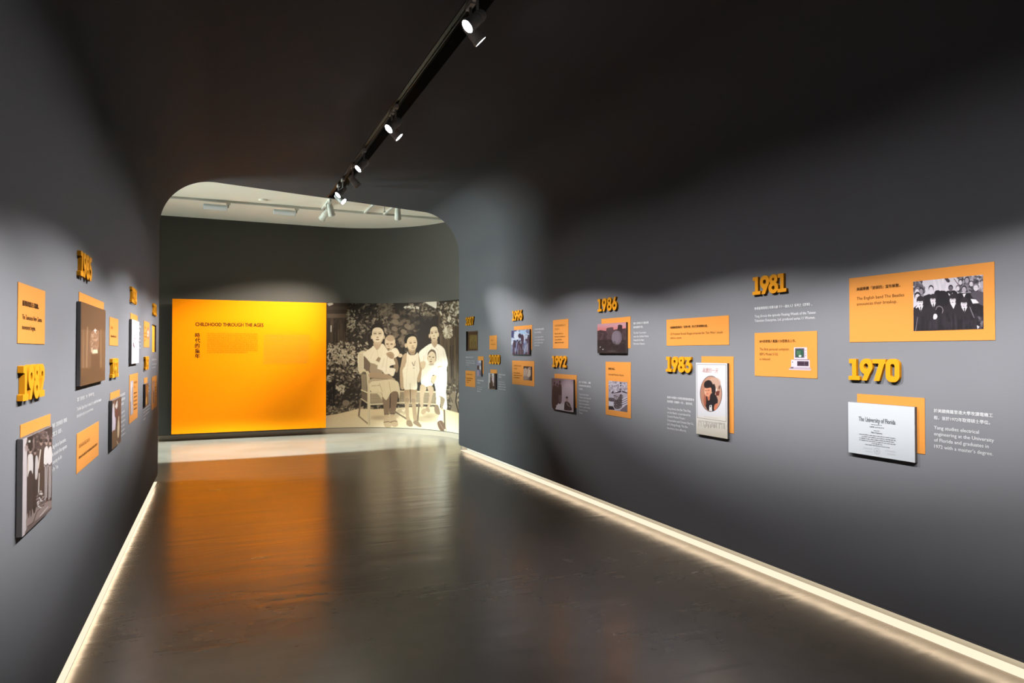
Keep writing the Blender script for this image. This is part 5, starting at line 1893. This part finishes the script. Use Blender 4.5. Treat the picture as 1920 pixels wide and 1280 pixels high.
for y, ty, tz, pw, lab in (
        (-1.0, -0.2, 1.46, 1.0, 'spotlight behind the camera lighting the nearest stretch of the left wall'),
        (1.30, 2.1, 1.46, 1.0, 'spotlight overhead lighting the left wall beside the 1982 sign'),
        (3.68, 3.6, 1.46, 1.0, 'left-hand lamp of the nearest pair of spotlights on the ceiling track'),
        (5.66, 5.2, 1.46, 1.0, 'left-hand lamp of the second pair of spotlights on the ceiling track'),
        (7.02, 6.6, 1.46, 0.9, 'single spotlight between the second pair and the ribbed spotlight'),
        (8.30, 7.8, 1.46, 0.8, 'bright left-facing spotlight nearest the end of the track')):
    track_lamp(TX, y, TZ, 0.15, (XL, ty, tz), lab, P_LEFT * pw, 21.5, 1.0, LW, spread=4.5)

# ---- lights of the room beyond
e = empty('ceiling_track', Matrix.Translation((0, 11.25, ZF)), 'white lighting track across the cream ceiling', 'lighting track', 'white tracks on the cream ceiling')
bm_obj('rail', box_bm(-5.5, 3.75, -0.018, 0.018, -0.034, 0.0, 0.002), 'lamp_white', e)
for x, y0, y1, lab in ((1.53, 9.7, 11.23, 'short white track above the pair of white spotlights'), (2.21, 9.7, 11.23, 'short empty white track between the white spotlights'),
                       (2.53, 9.7, 11.23, 'short white track above the single white spotlight')):
    t = empty('ceiling_track', Matrix.Translation((x, y0, ZF)), lab, 'lighting track', 'white tracks on the cream ceiling')
    bm_obj('rail', box_bm(-0.017, 0.017, 0, y1 - y0, -0.034, 0.0, 0.002), 'lamp_white', t)
WARM = (1.0, 0.94, 0.83)
FG = 'white spotlights on the cream ceiling'
ZT = ZF - 0.034
track_lamp(1.53, 10.78, ZT, 0.12, (0.12, PY, 1.50), 'left of the two white spotlights hanging together', P_FAR * 0.98, 46, 1.0, WARM, 'lamp_white', 'lens_far', FG, 0.05, 0.17, spread=2.6, stray=False)
track_lamp(1.53, 10.42, ZT, 0.10, (2.6, 12.5, 0.7), 'right of the two white spotlights hanging together', P_FAR * 0.37, 56, 1.0, WARM, 'lamp_white', 'lens_far', FG, 0.05, 0.17)
track_lamp(2.53, 10.30, ZT, 0.10, (3.05, 12.2, 1.1), 'single white spotlight above the family mural', P_FAR * 0.43, 56, 1.0, WARM, 'lamp_white', 'lens_far', FG, 0.05, 0.17)


def washer(x, label):
    e = empty('wall_washer', Matrix.Translation((x, 11.25, ZT)), label, 'wall washer', 'pale wall washers on the cream ceiling')
    bm_obj('adapter', box_bm(0.13, 0.19, -0.016, 0.016, -0.03, 0.0, 0.002), 'lamp_white', e)
    bm_obj('hinge', tube_bm((0.16, 0.0, -0.03), (0.155, 0.0, -0.075), 0.011), 'lamp_grey', e, True)
    mt = Matrix.Translation((0, 0, -0.075)) @ Matrix.Rotation(math.radians(-28), 4, 'X')
    b = box_bm(-0.19, 0.145, -0.05, 0.05, -0.02, 0.012, 0.004)
    bmesh.ops.transform(b, matrix=mt, verts=b.verts)
    bm_obj('body', b, 'wash_plate', e)
    b = box_bm(-0.175, 0.13, -0.035, 0.035, -0.0235, -0.0205)
    bmesh.ops.transform(b, matrix=mt, verts=b.verts)
    bm_obj('diffuser', b, 'wash_plate', e)
    spot('lamp_light', e, (-0.02, 0.02, -0.13), aim((0, 0, 0), (0, 0.26, -3.7)), P_WASH, 40, 0.25, (0.70, 0.93, 1.0), 0.03, 3.5)
    return e


washer(-0.02, 'pale wall washer nearest the left side of the cream ceiling')
washer(0.98, 'pale wall washer beside the two white spotlights')

# small round fitting and sprinkler on the cream ceiling
o = bm_obj('smoke_detector', lathe_bm([(0, -0.022), (0.05, -0.02), (0.068, -0.008), (0.07, 0)], 28), 'cream', None, True)
o.location = (0.62, 10.95, ZF)
tag(o, 'round cream smoke detector on the cream ceiling', 'smoke detector')
e = empty('sprinkler', Matrix.Translation((2.42, 10.72, ZF)), 'small grey sprinkler head under the cream ceiling', 'sprinkler')
bm_obj('pipe', tube_bm((0, 0, 0), (0, 0, -0.07), 0.008), 'lamp_grey', e, True)
bm_obj('deflector', lathe_bm([(0, -0.092), (0.022, -0.09), (0.022, -0.086), (0.008, -0.07)], 16), 'lamp_grey', e)

build_text()
bpy.context.view_layer.update()
